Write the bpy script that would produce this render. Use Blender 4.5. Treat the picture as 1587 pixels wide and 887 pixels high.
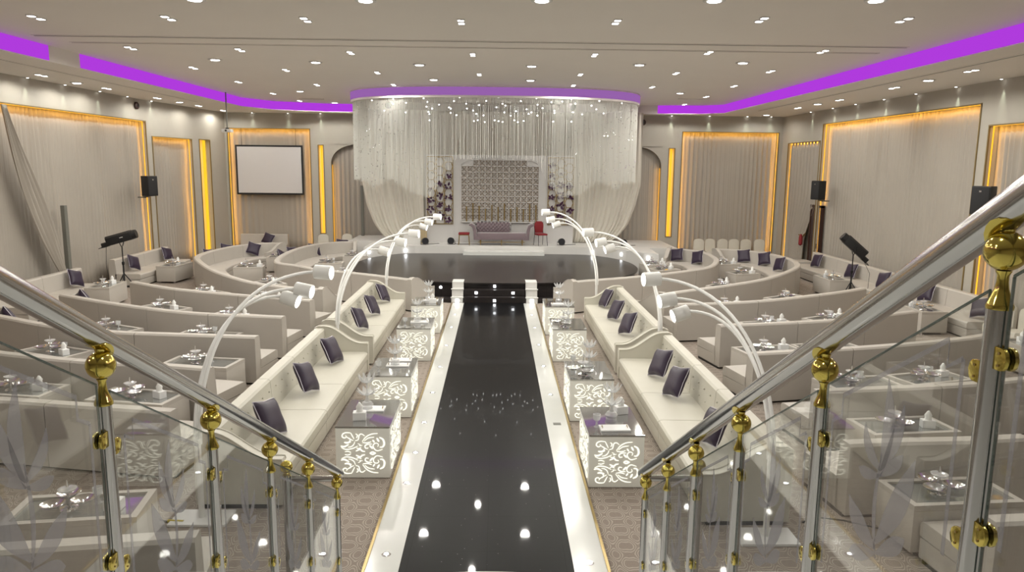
import bpy, bmesh, math, random
from mathutils import Vector, Matrix
EXPO = -0.08
E_SPOT, E_WW, E_LED, E_PAT, E_PUR, E_AMB = 120, 30, 2.0, 1.4, .95, 1.6
# positions measured from the room (metres; x right, y away from the stair, runway centre at x = 0)
D = {
  'LZ3': [(-4.17,5.58),(-3.89,5.62),(-2.93,5.76),(-2.42,5.83)],
  'LZ2': [(-7.54,9.65),(-6.39,9.48),(-5.71,9.35),(-4.4,9.11),(-4.03,9.04)],
  'LZ1': [(-8.88,12.28),(-8.0,11.91),(-6.34,11.42),(-5.04,11.22),(-4.33,11.04)],
  'LA': [(-10.77,15.34),(-9.91,14.84),(-8.45,14.02),(-7.13,13.56),(-6.55,13.46),(-4.29,13.21)],
  'LB': [(-11.49,18.47),(-10.28,17.49),(-8.62,16.46),(-6.48,15.42),(-4.32,15.01)],
  'LC': [(-9.6,19.51),(-8.04,18.43),(-6.22,17.65),(-4.23,16.94)],
  'LDn': [(-9.98,24.65),(-8.7,22.34),(-7.49,20.66),(-6.22,19.33),(-4.98,18.66),(-4.29,18.49)],
  'LDf': [(-10.34,26.11),(-10.28,27.14),(-9.73,29.0),(-9.02,29.56)],
  'LEn': [(-6.92,23.5),(-6.25,23.07),(-5.32,22.1),(-4.14,21.48),(-2.26,20.2)],
  'LEf': [(-7.31,24.82),(-7.47,27.14),(-7.16,28.73),(-6.29,30.56),(-5.64,30.62)],
  'RZ3': [(4.56,6.11),(5.15,6.16)],
  'RZ2': [(4.13,8.0),(4.82,8.07),(5.65,8.12),(6.4,8.22)],
  'RZ': [(4.65,10.02),(4.92,10.06),(5.94,10.2),(7.12,10.41),(8.46,10.8)],
  'RA': [(4.45,12.17),(5.37,12.37),(6.73,12.68),(8.59,13.27),(10.03,13.95)],
  'RB': [(4.57,14.45),(6.02,14.74),(7.6,15.18),(8.84,15.78),(9.51,16.09)],
  'RC': [(4.26,16.76),(5.52,16.97),(6.84,17.45),(8.83,18.55),(9.93,19.31)],
  'RDn': [(4.25,18.07),(4.86,18.58),(6.79,19.94),(8.15,21.2),(9.76,23.39)],
  'RDf': [(10.48,25.07),(10.5,25.98),(10.17,27.99),(9.43,28.37)],
  'REn': [(2.17,20.06),(4.4,21.27),(5.78,22.28),(6.95,23.38),(7.7,25.07)],
  'REf': [(7.91,26.58),(7.9,27.82),(7.17,28.89)],
  'wallL': [(-12.71,20.77),(-12.91,22.53),(-13.51,25.32),(-12.91,26.33),(-12.61,27.4)],
  'wallR': [(12.29,27.7),(12.47,26.5),(12.47,24.34),(12.46,22.5),(12.31,20.19),(12.4,18.9)],
  'tabL': [(-4.26,6.85),(-5.3,10.41),(-7.23,10.76),(-8.13,13.12),(-5.08,12.52),(-8.04,15.29),(-5.79,14.74),(-8.08,17.43),(-5.92,16.57),(-7.67,19.94),(-5.7,19.11),(-8.38,25.05),(-6.56,21.7),(-5.98,26.41),(-5.38,28.21),(-4.77,20.49)],
  'tabR': [(4.97,7.23),(5.65,9.29),(6.03,11.57),(7.47,11.66),(5.31,13.66),(6.71,13.59),(6.16,16.3),(7.9,16.78),(5.85,18.79),(8.09,19.55),(8.29,24.24),(8.51,26.57),(6.91,21.96),(5.89,25.38)],
  'tabW': [(-11.96,20.97),(-11.51,26.07),(11.06,23.36),(10.67,17.1)],
  'pairs': [(-8.32,14.25),(-5.89,14.13),(-3.41,14.09),(-0.6,14.09),(-8.32,17.76),(-5.86,17.82),(-3.37,18.04),(-0.52,18.08),(-8.28,21.21),(-5.82,21.44),(-3.34,21.76),(-0.46,21.9),(-8.23,24.65),(-5.87,25.23),(-3.32,24.93),(-8.26,28.46),(-8.1,31.58),(2.2,13.88),(4.69,13.49),(7.13,13.34),(2.32,17.87),(4.83,17.3),(7.26,16.9),(2.4,21.59),(4.98,21.03),(7.36,20.36),(5.06,24.62),(2.49,24.44),(7.54,24.03),(7.66,27.63),(7.71,31.01)],
  'sing': [(-7.07,19.55),(-4.6,19.78),(-1.97,20.01),(-1.88,23.32),(-7.01,27.48),(-6.81,32.98),(0.95,19.97),(3.67,19.46),(6.12,18.86),(1.06,23.17),(6.42,26.47),(6.5,32.35),(0.76,12.25),(3.44,12.07),(5.9,11.9),(-2.04,12.44),(-4.78,12.54),(-7.23,12.52)],
  'spairs': [(-11.89,20.31),(-11.9,23.62),(-11.81,26.85),(-11.68,30.15),(-11.65,32.69),(10.73,17.06),(10.91,20.69),(11.12,24.43),(11.1,27.76)],
  'ssing': [(-11.98,22.13),(-11.75,28.54),(10.84,18.94),(11.1,26.05),(11.29,31.51)],
  'wwL': [22.79,25.36,26.67,28.46,30.54,32.23,33.21],
  'wwLx': [(20.27,6.0),(21.97,5.95),(23.85,6.01),(25.57,6.02),(27.31,6.01),(28.66,6.0),(31.23,6.12)],
  'wwBL': [-10.82,-9.24,-7.8],
  'wwRx': [(18.15,6.24),(19.94,6.21),(21.84,6.19),(23.63,6.16),(25.51,6.17),(27.23,6.13),(29.13,6.07)],
  'wwBR': [12.57,10.86,9.22,7.58],
  'led': [(-5.57,30.96,6.5),(-4.84,29.83,6.5),(-5.62,31.0,6.35),(-5.15,31.0,6.26),(-3.92,29.18,6.5),(-4.18,31.0,6.46),(-4.26,31.0,6.37),(-3.62,30.78,6.5),(-4.54,31.0,6.19),(-3.67,31.0,6.14),(-2.71,28.67,6.5),(-2.72,30.27,6.5),(-2.82,31.0,6.37),(-2.6,31.0,6.3),(-2.75,31.0,6.17),(-2.7,31.0,6.08),(-2.7,31.0,5.83),(-2.32,31.0,6.46),(-1.91,31.0,6.35),(-1.84,31.0,6.31),(-1.85,31.0,6.14),(-1.61,31.0,6.05),(-1.64,29.75,6.5),(-1.33,28.07,6.5),(-1.21,30.92,6.5),(-1.18,31.0,6.32),(-0.68,31.0,6.46),(-0.93,31.0,6.24),(-0.8,31.0,6.11),(-0.51,31.0,6.05),(-0.37,29.48,6.5),(0.09,27.88,6.5),(0.27,30.7,6.5),(0.39,31.0,6.45),(0.02,31.0,6.38),(0.35,31.0,6.18),(0.6,31.0,6.06),(0.82,31.0,6.24),(0.96,29.38,6.5),(1.25,31.0,6.32),(1.33,31.0,6.13),(1.49,28.02,6.5),(1.69,30.99,6.5),(1.9,31.0,6.37),(1.69,31.0,6.07),(1.44,31.0,6.2),(2.16,29.67,6.5),(2.39,31.0,6.27),(2.39,31.0,6.18),(2.55,29.25,6.5),(3.15,31.0,6.22),(2.81,28.34,6.5),(3.16,30.28,6.5),(3.52,31.0,6.14),(3.09,31.0,5.84),(3.9,31.0,6.49),(4.1,31.0,6.35),(3.93,28.87,6.5),(4.4,31.0,6.19),(4.93,29.73,6.5),(5.09,31.0,6.28),(5.55,30.62,6.5),(-0.9,31.0,5.82),(-0.74,31.0,5.86),(-0.46,31.0,5.79),(-0.05,31.0,5.86),(0.11,31.0,5.83),(0.28,31.0,5.8),(0.76,31.0,5.87),(0.9,31.0,5.8),(1.13,31.0,5.85),(2.34,31.0,5.84)],
  'cL': [(-3.19,11.35),(-3.08,13.17),(-3.04,9.46),(-2.99,15.92),(-2.99,17.54),(-2.91,19.23)],
  'cR': [(2.96,12.32),(3.02,11.2),(2.95,9.16),(2.98,15.56),(2.94,17.18),(2.94,18.79)],
  'cB': [(-10.4,27.04),(-10.35,28.67),(-9.71,30.31),(-7.65,26.65),(-7.65,28.01),(-7.14,29.33),(-6.4,31.04),(-10.82,33.98),(-13.16,22.15),(-13.11,25.77),(-13.1,27.85),(-10.38,16.39)],
  'cBR': [(7.71,29.04),(8.04,27.63),(10.05,29.2),(10.35,27.39),(10.45,25.95),(12.75,28.13),(12.64,25.4),(12.63,23.15),(12.52,20.69),(12.45,18.24)],
}
# ---------------------------------------------------------------- camera, world, exposure
for o in list(bpy.data.objects): bpy.data.objects.remove(o)
sc = bpy.context.scene
COL = sc.collection
cam_d = bpy.data.cameras.new('camera'); cam = bpy.data.objects.new('camera', cam_d); COL.objects.link(cam)
cam_d.sensor_width = 36.0; cam_d.lens = 36.0*1150/1587; cam_d.clip_end = 200; cam_d.clip_start = .05
P_, Y_, R_ = math.radians(9.14), math.radians(1.2), math.radians(-0.6)
fw = Vector((math.sin(Y_)*math.cos(P_), math.cos(Y_)*math.cos(P_), -math.sin(P_)))
rt = Vector((math.cos(Y_), -math.sin(Y_), 0)); up = rt.cross(fw)
r2 = rt*math.cos(R_)-up*math.sin(R_); u2 = up*math.cos(R_)+rt*math.sin(R_)
M = Matrix((r2, u2, -fw)).transposed().to_4x4(); M.translation = Vector((.08, 0, 4.0))
cam.matrix_world = M
sc.camera = cam
sc.view_settings.view_transform = 'Standard'; sc.view_settings.look = 'None'
sc.view_settings.gamma = 1; sc.view_settings.use_curve_mapping = False
sc.view_settings.exposure = EXPO
w = bpy.data.worlds.new('world'); sc.world = w; w.use_nodes = True
w.node_tree.nodes['Background'].inputs[0].default_value = (.9, .85, .8, 1)
w.node_tree.nodes['Background'].inputs[1].default_value = .3

rnd = random.Random(5)
PI = math.pi
# ---------------------------------------------------------------- materials
MATS = {}
def mat(name, col, rough=.5, metal=0, emit=0, ecol=None, trans=0, ior=1.45, coat=0, bump=0, bscale=60, var=0, vscale=5, alpha=1, spec=.5, sheen=0):
    m = bpy.data.materials.new(name); m.use_nodes = True
    nt = m.node_tree; b = nt.nodes['Principled BSDF']
    b.inputs['Base Color'].default_value = (*col, 1); b.inputs['Roughness'].default_value = rough
    b.inputs['Metallic'].default_value = metal; b.inputs['Transmission Weight'].default_value = trans
    b.inputs['IOR'].default_value = ior; b.inputs['Coat Weight'].default_value = coat; b.inputs['Alpha'].default_value = alpha
    b.inputs['Specular IOR Level'].default_value = spec; b.inputs['Sheen Weight'].default_value = sheen
    if emit:
        b.inputs['Emission Color'].default_value = (*(ecol or col), 1); b.inputs['Emission Strength'].default_value = emit
    tc = nt.nodes.new('ShaderNodeTexCoord')
    if bump:
        n = nt.nodes.new('ShaderNodeTexNoise'); n.inputs['Scale'].default_value = bscale; n.inputs['Detail'].default_value = 4
        bp = nt.nodes.new('ShaderNodeBump'); bp.inputs['Strength'].default_value = bump; bp.inputs['Distance'].default_value = .01
        nt.links.new(tc.outputs['Object'], n.inputs['Vector']); nt.links.new(n.outputs['Fac'], bp.inputs['Height']); nt.links.new(bp.outputs['Normal'], b.inputs['Normal'])
    if var:
        n = nt.nodes.new('ShaderNodeTexNoise'); n.inputs['Scale'].default_value = vscale; n.inputs['Detail'].default_value = 5
        mx = nt.nodes.new('ShaderNodeMix'); mx.data_type = 'RGBA'
        mx.inputs[6].default_value = (*[c*(1-var) for c in col], 1); mx.inputs[7].default_value = (*[min(1, c*(1+var)) for c in col], 1)
        nt.links.new(tc.outputs['Object'], n.inputs['Vector']); nt.links.new(n.outputs['Fac'], mx.inputs[0]); nt.links.new(mx.outputs[2], b.inputs['Base Color'])
    MATS[name] = m
    return m
leather = mat('cream_leather', (.57, .548, .475), .42, bump=.15, bscale=180, var=.04, vscale=3)
leather_row = mat('beige_leather', (.48, .447, .405), .5, bump=.12, bscale=150, var=.04, vscale=2)
shadow_foot = mat('dark_plinth', (.02, .018, .016), .7)  # near-black colour paints the shadow gap under the seating
purple = mat('purple_satin', (.026, .015, .036), .42, sheen=.03, bump=.1, bscale=200)
silver_trim = mat('silver_piping', (.45, .43, .48), .35, metal=.5)
wallm = mat('cream_wall', (.45, .42, .365), .6, var=.03)
ceilm = mat('ceiling_paint', (.82, .785, .74), .7, var=.03, vscale=.6)
curt = mat('beige_curtain', (.385, .35, .305), .55, bump=.2, bscale=300, var=.05, vscale=1.3)
curt_w = mat('white_drape', (.60, .57, .50), .6, bump=.15, bscale=300, var=.03)
white = mat('white_marble', (.68, .69, .67), .15, var=.05, vscale=2, coat=.3)
white_p = mat('white_paint', (.64, .63, .61), .45)
whiteboard = mat('white_panel', (.58, .565, .555), .45)
gold = mat('polished_gold', (.60, .49, .12), .12, metal=1)
goldm = mat('antique_gold', (.38, .28, .12), .3, metal=.9)
chrome = mat('polished_chrome', (.50, .495, .49), .14, metal=1)
silver = mat('silver_plate', (.85, .85, .87), .1, metal=1)
black = mat('black_plastic', (.012, .012, .013), .45)
blackm = mat('black_metal', (.015, .015, .016), .35, metal=.4)
red = mat('red_fabric', (.22, .015, .02), .7, bump=.1)
mauve = mat('mauve_velvet', (.17, .125, .14), .55, sheen=.6, bump=.1)
shade_m = mat('white_lampshade', (.80, .80, .78), .35)
paper = mat('white_paper', (.85, .85, .83), .6)
tray_m = mat('white_tray', (.82, .82, .82), .25)
box_lit = mat('satin_white_acrylic', (.74, .73, .67), .3, emit=.10, ecol=(.9, .88, .75))
lattice_m = mat('bronze_lattice', (.26, .19, .13), .45, metal=.2)
flower_m = mat('dark_purple_petal', (.05, .012, .045), .5)
stage_lit = mat('dark_door', (.05, .03, .03), .5)
def emis(name, col, s):
    m = bpy.data.materials.new(name); m.use_nodes = True; nt = m.node_tree
    for n in list(nt.nodes): nt.nodes.remove(n)
    e = nt.nodes.new('ShaderNodeEmission'); e.inputs[0].default_value = (*col, 1); e.inputs[1].default_value = s
    o = nt.nodes.new('ShaderNodeOutputMaterial'); nt.links.new(e.outputs[0], o.inputs[0]); return m
e_white = emis('lamp_white', (1, .98, .94), 14)
e_pat = emis('backlit_pattern', (1, .97, .80), E_PAT)
e_purple = emis('purple_led', (.48, .05, .80), E_PUR)
e_purple2 = emis('soft_purple_led', (.42, .17, .56), E_PUR*.8)
e_amber = emis('amber_led', (1, .46, .03), E_AMB)
e_floor = emis('floor_led', (.95, .97, 1), 9)
e_glint = emis('crystal_light', (1, .99, .96), 9)  # canopy LEDs; on the lower beads this glow paints crystal glints
def glassmix(name, tint, refl=1.0, ior=1.5, frost=0, fcol=(.5, .5, .5)):
    m = bpy.data.materials.new(name); m.use_nodes = True; nt = m.node_tree
    for n in list(nt.nodes): nt.nodes.remove(n)
    o = nt.nodes.new('ShaderNodeOutputMaterial'); t = nt.nodes.new('ShaderNodeBsdfTransparent'); t.inputs[0].default_value = (*tint, 1)
    g = nt.nodes.new('ShaderNodeBsdfGlossy'); g.inputs['Roughness'].default_value = .0; g.inputs[0].default_value = (refl, refl, refl, 1)
    f = nt.nodes.new('ShaderNodeFresnel')
    ge = nt.nodes.new('ShaderNodeNewGeometry'); ma = nt.nodes.new('ShaderNodeMath'); ma.operation = 'MULTIPLY_ADD'; ma.inputs[1].default_value = 1/ior-ior; ma.inputs[2].default_value = ior
    nt.links.new(ge.outputs['Backfacing'], ma.inputs[0]); nt.links.new(ma.outputs[0], f.inputs[0])
    mx = nt.nodes.new('ShaderNodeMixShader'); nt.links.new(f.outputs[0], mx.inputs[0]); nt.links.new(t.outputs[0], mx.inputs[1]); nt.links.new(g.outputs[0], mx.inputs[2])
    last = mx
    if frost:
        d = nt.nodes.new('ShaderNodeBsdfDiffuse'); d.inputs[0].default_value = (*fcol, 1)
        m2 = nt.nodes.new('ShaderNodeMixShader'); m2.inputs[0].default_value = frost
        nt.links.new(mx.outputs[0], m2.inputs[1]); nt.links.new(d.outputs[0], m2.inputs[2]); last = m2
    nt.links.new(last.outputs[0], o.inputs[0]); return m
glass = glassmix('clear_glass', (.95, .96, .95), ior=1.5)
glass_edge = glassmix('glass_edge', (.25, .30, .28), ior=1.5, frost=.35, fcol=(.2, .25, .23))
frost = glassmix('etched_glass', (.88, .88, .89), frost=.32, fcol=(.42, .41, .43))
crystal = glassmix('cut_crystal', (.92, .93, .93), ior=1.9, frost=.30, fcol=(.9, .9, .9))
string_m = glassmix('crystal_string', (.95, .95, .93), refl=.9, ior=1.6, frost=.62, fcol=(.82, .82, .78))
def tabletop_mat():
    m = mat('mirrored_glass_top', (.20, .21, .20), .04, coat=1, spec=1); m.node_tree.nodes['Principled BSDF'].inputs['Metallic'].default_value = .7
    m.node_tree.nodes['Principled BSDF'].inputs['Base Color'].default_value = (.33, .33, .32, 1); return m
mirror_top = tabletop_mat()
row_glass = mat('table_glass', (.30, .31, .30), .05, metal=.35, coat=1)
def runway_mat(name, c0, scale_sp, rough, sp=.5, co=.4):
    m = mat(name, c0, rough, spec=sp, coat=co); nt = m.node_tree; b = nt.nodes['Principled BSDF']; b.inputs['Coat Roughness'].default_value = .03
    tc = nt.nodes.new('ShaderNodeTexCoord')
    v = nt.nodes.new('ShaderNodeTexVoronoi'); v.inputs['Scale'].default_value = scale_sp
    r = nt.nodes.new('ShaderNodeValToRGB'); r.color_ramp.elements[0].position = 0; r.color_ramp.elements[0].color = (.22, .22, .25, 1)
    r.color_ramp.elements[1].position = .055; r.color_ramp.elements[1].color = (*c0, 1)
    bk = nt.nodes.new('ShaderNodeTexBrick'); bk.inputs['Scale'].default_value = 1; bk.offset = 0
    bk.inputs['Brick Width'].default_value = .8; bk.inputs['Row Height'].default_value = .8; bk.inputs['Mortar Size'].default_value = .003
    bk.inputs['Color1'].default_value = (1, 1, 1, 1); bk.inputs['Color2'].default_value = (1, 1, 1, 1); bk.inputs['Mortar'].default_value = (.3, .3, .3, 1)
    mx = nt.nodes.new('ShaderNodeMix'); mx.data_type = 'RGBA'; mx.blend_type = 'MULTIPLY'; mx.inputs[0].default_value = 1
    nt.links.new(tc.outputs['Object'], v.inputs['Vector']); nt.links.new(v.outputs['Distance'], r.inputs[0])
    nt.links.new(tc.outputs['Object'], bk.inputs['Vector']); nt.links.new(r.outputs[0], mx.inputs[6]); nt.links.new(bk.outputs[0], mx.inputs[7])
    nt.links.new(mx.outputs[2], b.inputs['Base Color']); return m
runway_black = runway_mat('black_granite', (.006, .006, .007), 9, .30, .05, .27)
disc_black = runway_mat('black_stage_gloss', (.026, .022, .022), 7, .28, .20, .12)
def carpet_mat():
    m = mat('patterned_carpet', (.3, .25, .23), .95, spec=.1); nt = m.node_tree; b = nt.nodes['Principled BSDF']
    L = nt.links; tc = nt.nodes.new('ShaderNodeTexCoord'); N = nt.nodes.new
    def mth(op, a, b=None, c=None):
        n = N('ShaderNodeMath'); n.operation = op
        for i, v in enumerate((a, b, c)):
            if v is None: continue
            if isinstance(v, (int, float)): n.inputs[i].default_value = v
            else: L.new(v, n.inputs[i])
        return n.outputs[0]
    no = N('ShaderNodeTexNoise'); no.inputs['Scale'].default_value = 5; L.new(tc.outputs['Object'], no.inputs['Vector'])
    sp = N('ShaderNodeSeparateXYZ'); L.new(tc.outputs['Object'], sp.inputs[0])
    wob = mth('MULTIPLY', mth('SUBTRACT', no.outputs['Fac'], .5), 1.1)
    u = mth('ADD', mth('MULTIPLY', sp.outputs[0], 2*PI/.27), wob); v = mth('ADD', mth('MULTIPLY', sp.outputs[1], 2*PI/.36), wob)
    f = mth('ADD', mth('COSINE', u), mth('COSINE', v)); g = mth('ADD', f, mth('MULTIPLY', mth('COSINE', mth('MULTIPLY', u, 2)), .35))
    lines = None
    for c in (-.95, -.18, .62, 1.45):
        d = mth('ABSOLUTE', mth('SUBTRACT', g, c)); lines = d if lines is None else mth('MINIMUM', lines, d)
    r = N('ShaderNodeValToRGB'); r.color_ramp.elements[0].position = .07; r.color_ramp.elements[1].position = .20
    r.color_ramp.elements[0].color = (.56, .50, .43, 1); r.color_ramp.elements[1].color = (.36, .305, .265, 1)
    n2 = N('ShaderNodeTexNoise'); n2.inputs['Scale'].default_value = 90; mx = N('ShaderNodeMix'); mx.data_type = 'RGBA'; mx.blend_type = 'MULTIPLY'; mx.inputs[0].default_value = .45
    L.new(lines, r.inputs[0]); L.new(tc.outputs['Object'], n2.inputs['Vector']); L.new(r.outputs[0], mx.inputs[6]); L.new(n2.outputs['Fac'], mx.inputs[7]); L.new(mx.outputs[2], b.inputs['Base Color'])
    return m
carpet = carpet_mat()

# ---------------------------------------------------------------- mesh builder
class MB:
    def __init__(s): s.v = []; s.f = []
    def add(s, vs, fs):
        b = len(s.v); s.v += [tuple(v) for v in vs]; s.f += [tuple(i+b for i in f) for f in fs]
    def box(s, x0, x1, y0, y1, z0, z1, rz=0, c=(0, 0, 0)):
        vs = [Vector((x, y, z)) for x in (x0, x1) for y in (y0, y1) for z in (z0, z1)]
        R = Matrix.Rotation(rz, 3, 'Z'); vs = [R @ v + Vector(c) for v in vs]
        s.add(vs, [(0, 1, 3, 2), (4, 6, 7, 5), (0, 4, 5, 1), (2, 3, 7, 6), (0, 2, 6, 4), (1, 5, 7, 3)]); return s
    def prism(s, poly, ax, a0, a1):
        # poly in the plane perpendicular to ax ('x': (y,z), 'y': (x,z), 'z': (x,y))
        def p(u, v, a): return {'x': (a, u, v), 'y': (u, a, v), 'z': (u, v, a)}[ax]
        n = len(poly); vs = [p(u, v, a0) for u, v in poly]+[p(u, v, a1) for u, v in poly]
        s.add(vs, [tuple(range(n))[::-1], tuple(range(n, 2*n))]+[(i, (i+1) % n, n+(i+1) % n, n+i) for i in range(n)]); return s
    def tube(s, pts, r, n=10, caps=True):
        pts = [Vector(p) for p in pts]; k = len(pts)
        rs = r if isinstance(r, (list, tuple)) else [r]*k
        t = (pts[1]-pts[0]).normalized(); a = Vector((0, 0, 1)) if abs(t.z) < .9 else Vector((1, 0, 0))
        u = t.cross(a).normalized(); vs = []
        for i, p in enumerate(pts):
            d = (pts[min(i+1, k-1)]-pts[max(i-1, 0)]).normalized(); u = (u-d*u.dot(d)).normalized(); w_ = d.cross(u)
            for j in range(n):
                an = 2*PI*j/n; vs.append(p+(u*math.cos(an)+w_*math.sin(an))*rs[i])
        fs = [(i*n+j, i*n+(j+1) % n, (i+1)*n+(j+1) % n, (i+1)*n+j) for i in range(k-1) for j in range(n)]
        if caps: fs += [tuple(range(n))[::-1], tuple(range((k-1)*n, k*n))]
        s.add(vs, fs); return s
    def lathe(s, prof, n=20, c=(0, 0, 0)):
        # prof: (r, z) from bottom to top
        vs = []; c = Vector(c)
        for r, z in prof:
            for j in range(n): vs.append(c+Vector((max(r, .0005)*math.cos(2*PI*j/n), max(r, .0005)*math.sin(2*PI*j/n), z)))
        k = len(prof)
        fs = [(i*n+j, i*n+(j+1) % n, (i+1)*n+(j+1) % n, (i+1)*n+j) for i in range(k-1) for j in range(n)]
        fs += [tuple(range(n))[::-1], tuple(range((k-1)*n, k*n))]
        s.add(vs, fs); return s
    def ball(s, c, r, n=16, m=10, sc_=(1, 1, 1)):
        vs = []; 
        for i in range(m+1):
            a = PI*i/m
            for j in range(n): vs.append((c[0]+sc_[0]*r*math.sin(a)*math.cos(2*PI*j/n)+0, c[1]+sc_[1]*r*math.sin(a)*math.sin(2*PI*j/n), c[2]-sc_[2]*r*math.cos(a)))
        fs = [(i*n+j, i*n+(j+1) % n, (i+1)*n+(j+1) % n, (i+1)*n+j) for i in range(m) for j in range(n)]
        s.add(vs, fs); return s
    def sweep(s, rings):
        # rings: list of equal-length rings of 3-D points; capped
        n = len(rings[0]); k = len(rings); vs = [p for r in rings for p in r]
        fs = [(i*n+j, (i+1)*n+j, (i+1)*n+(j+1) % n, i*n+(j+1) % n) for i in range(k-1) for j in range(n)]
        fs += [tuple(range(n)), tuple(range((k-1)*n, k*n))[::-1]]
        s.add(vs, fs); return s
    def mesh(s, name, m, smooth=35, bevel=0):
        me = bpy.data.meshes.new(name); me.from_pydata(s.v, [], s.f); me.update()
        bm = bmesh.new(); bm.from_mesh(me); bmesh.ops.remove_doubles(bm, verts=bm.verts, dist=1e-6)
        bmesh.ops.recalc_face_normals(bm, faces=bm.faces); 
        if bevel:
            es = [e for e in bm.edges if len(e.link_faces) == 2 and e.calc_face_angle(0) > .7]
            bmesh.ops.bevel(bm, geom=es, offset=bevel, segments=2, affect='EDGES', profile=.6, clamp_overlap=True)
        bm.to_mesh(me); bm.free()
        if m: me.materials.append(m)
        if smooth:
            me.shade_smooth(); me.set_sharp_from_angle(angle=math.radians(smooth))
        return me
    def obj(s, name, m, parent=None, smooth=35, bevel=0):
        return mkobj(name, s.mesh(name, m, smooth, bevel), parent)
def mkobj(name, me, parent=None):
    o = bpy.data.objects.new(name, me); COL.objects.link(o)
    if parent: o.parent = parent
    return o
def tag(o, label=None, cat=None, group=None, kind=None):
    if label: o['label'] = label
    if cat: o['category'] = cat
    if group: o['group'] = group
    if kind: o['kind'] = kind
    return o
def thing(name, label, cat, loc=(0, 0, 0), rz=0, group=None):
    o = bpy.data.objects.new(name, None); o.empty_display_size = .1; COL.objects.link(o); o.location = loc; o.rotation_euler = (0, 0, rz)
    return tag(o, label, cat, group)
def copy_tree(o, parent=None):
    c = o.copy(); COL.objects.link(c); c.parent = parent
    for ch in list(o.children): copy_tree(ch, c)
    return c
class Stamp:
    """first use returns the built thing, later uses copies of it"""
    def __init__(s, build): s.build = build; s.root = None
    def put(s, label, loc, rz=0, group=None):
        if s.root is None: s.root = s.build(); o = s.root
        else: o = copy_tree(s.root)
        o.location = loc; o.rotation_euler = (0, 0, rz); o['label'] = label
        if group: o['group'] = group
        return o
def struct(name, mb, m, smooth=0, parent=None):
    o = mb.obj(name, m, parent, smooth); 
    if not parent: o['kind'] = 'structure'
    return o
def spot(name, loc, energy, size=math.radians(120), blend=.6, rad=.06, col=(1, .972, .885), target=None, parent=None):
    l = bpy.data.lights.new(name, 'SPOT'); l.energy = energy; l.spot_size = size; l.spot_blend = blend; l.shadow_soft_size = rad; l.color = col
    o = bpy.data.objects.new(name, l); COL.objects.link(o); o.location = loc
    if parent: o.parent = parent
    if target is not None: o.rotation_euler = (Vector(target)-Vector(loc)).to_track_quat('-Z', 'Y').to_euler()
    return o
def area(name, loc, target, sx, sy, energy, col, roll_axis='Y'):
    l = bpy.data.lights.new(name, 'AREA'); l.shape = 'RECTANGLE'; l.size = sx; l.size_y = sy; l.energy = energy; l.color = col
    o = bpy.data.objects.new(name, l); COL.objects.link(o); o.location = loc
    return o

# ================================================================ STRUCTURE
ZR, ZS = 6.6, 6.25
struct('floor', MB().box(-14, 14, -5, 36, -.2, 0), carpet)
# runway: black granite strip between white marble borders with a thin gold lip
struct('trim_1', MB().box(-.875, .875, 6.4, 21.7, 0, .03), runway_black)
mb = MB()
for s in (-1, 1): mb.box(min(s*.875, s*1.205), max(s*.875, s*1.205), 6.4, 21.45, 0, .032)
struct('trim_2', mb, white)
mb = MB()
for s in (-1, 1): mb.box(min(s*1.205, s*1.235), max(s*1.205, s*1.235), 6.4, 21.45, 0, .045)
struct('trim_3', mb, goldm)

# side walls with niches: vertical slab pieces around openings. a wall runs from P0 to P1; openings (t0,t1,z0,z1) in metres along it
def wall(name, P0, P1, opens, zt=ZR+.1, th=.35, out=1, back=True):
    P0 = Vector((*P0, 0)); P1 = Vector((*P1, 0)); d = (P1-P0); L = d.length; ang = math.atan2(d.y, d.x); mb = MB()
    y0, y1 = (0, th*out) if out > 0 else (th*out, 0)
    cuts = sorted(set([0, L]+[t for o in opens for t in o[:2]]))
    for a, b in zip(cuts[:-1], cuts[1:]):
        mid = (a+b)/2; op = [o for o in opens if o[0] < mid < o[1]]
        if not op: mb.box(a, b, y0, y1, 0, zt, ang, P0)
        else:
            o = op[0]
            if o[2] > 0: mb.box(a, b, y0, y1, 0, o[2], ang, P0)
            mb.box(a, b, y0, y1, o[3], zt, ang, P0)
    ob = struct(name, mb, wallm)
    if back:
        mb = MB(); yy = th*out; mb.box(0, L, min(yy, yy+.1*out), max(yy, yy+.1*out), 0, zt, ang, P0); struct(name+'_backing', mb, wallm)
    return P0, d.normalized(), ang
# normal 'out' side: +1 = left of direction
wL = wall('wall_left', (-12.75, -5), (-12.75, 28.0), [(15, 32.85, 0, 5.5)], out=1)
wL2 = wall('wall_left_corner', (-12.75, 28.0), (-12.1, 34.0), [(.25, 3.1, 0, 4.97), (3.72, 4.62, .3, 4.99)], out=1)
wBL = wall('wall_back_left', (-12.1, 34.0), (4.2, 34.0), [(.12, 3.78, 0, 5.57), (4.13, 4.37, .9, 4.87), (4.69, 8.2, 0, 4.9)], out=1)
wBR = wall('wall_back_right', (4.2, 32.7), (12.5, 32.7), [(.4, 3.03, 0, 4.9), (3.34, 3.60, 1.0, 4.86), (3.90, 8.12, 0, 5.57)], out=1)
wR = wall('wall_right', (12.5, 32.7), (12.5, -5), [(.7, 3.87, 0, 5.1), (4.04, 13.4, 0, 5.72), (13.8, 19.5, 0, 5.15), (20.0, 28, 0, 5.6)], out=1)
struct('wall_rear', MB().box(-13, 13, -5.2, -5, 0, 6.7), wallm)
struct('wall_return', MB().box(4.1, 4.2, 32.7, 34.1, 0, 6.7), wallm)
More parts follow.
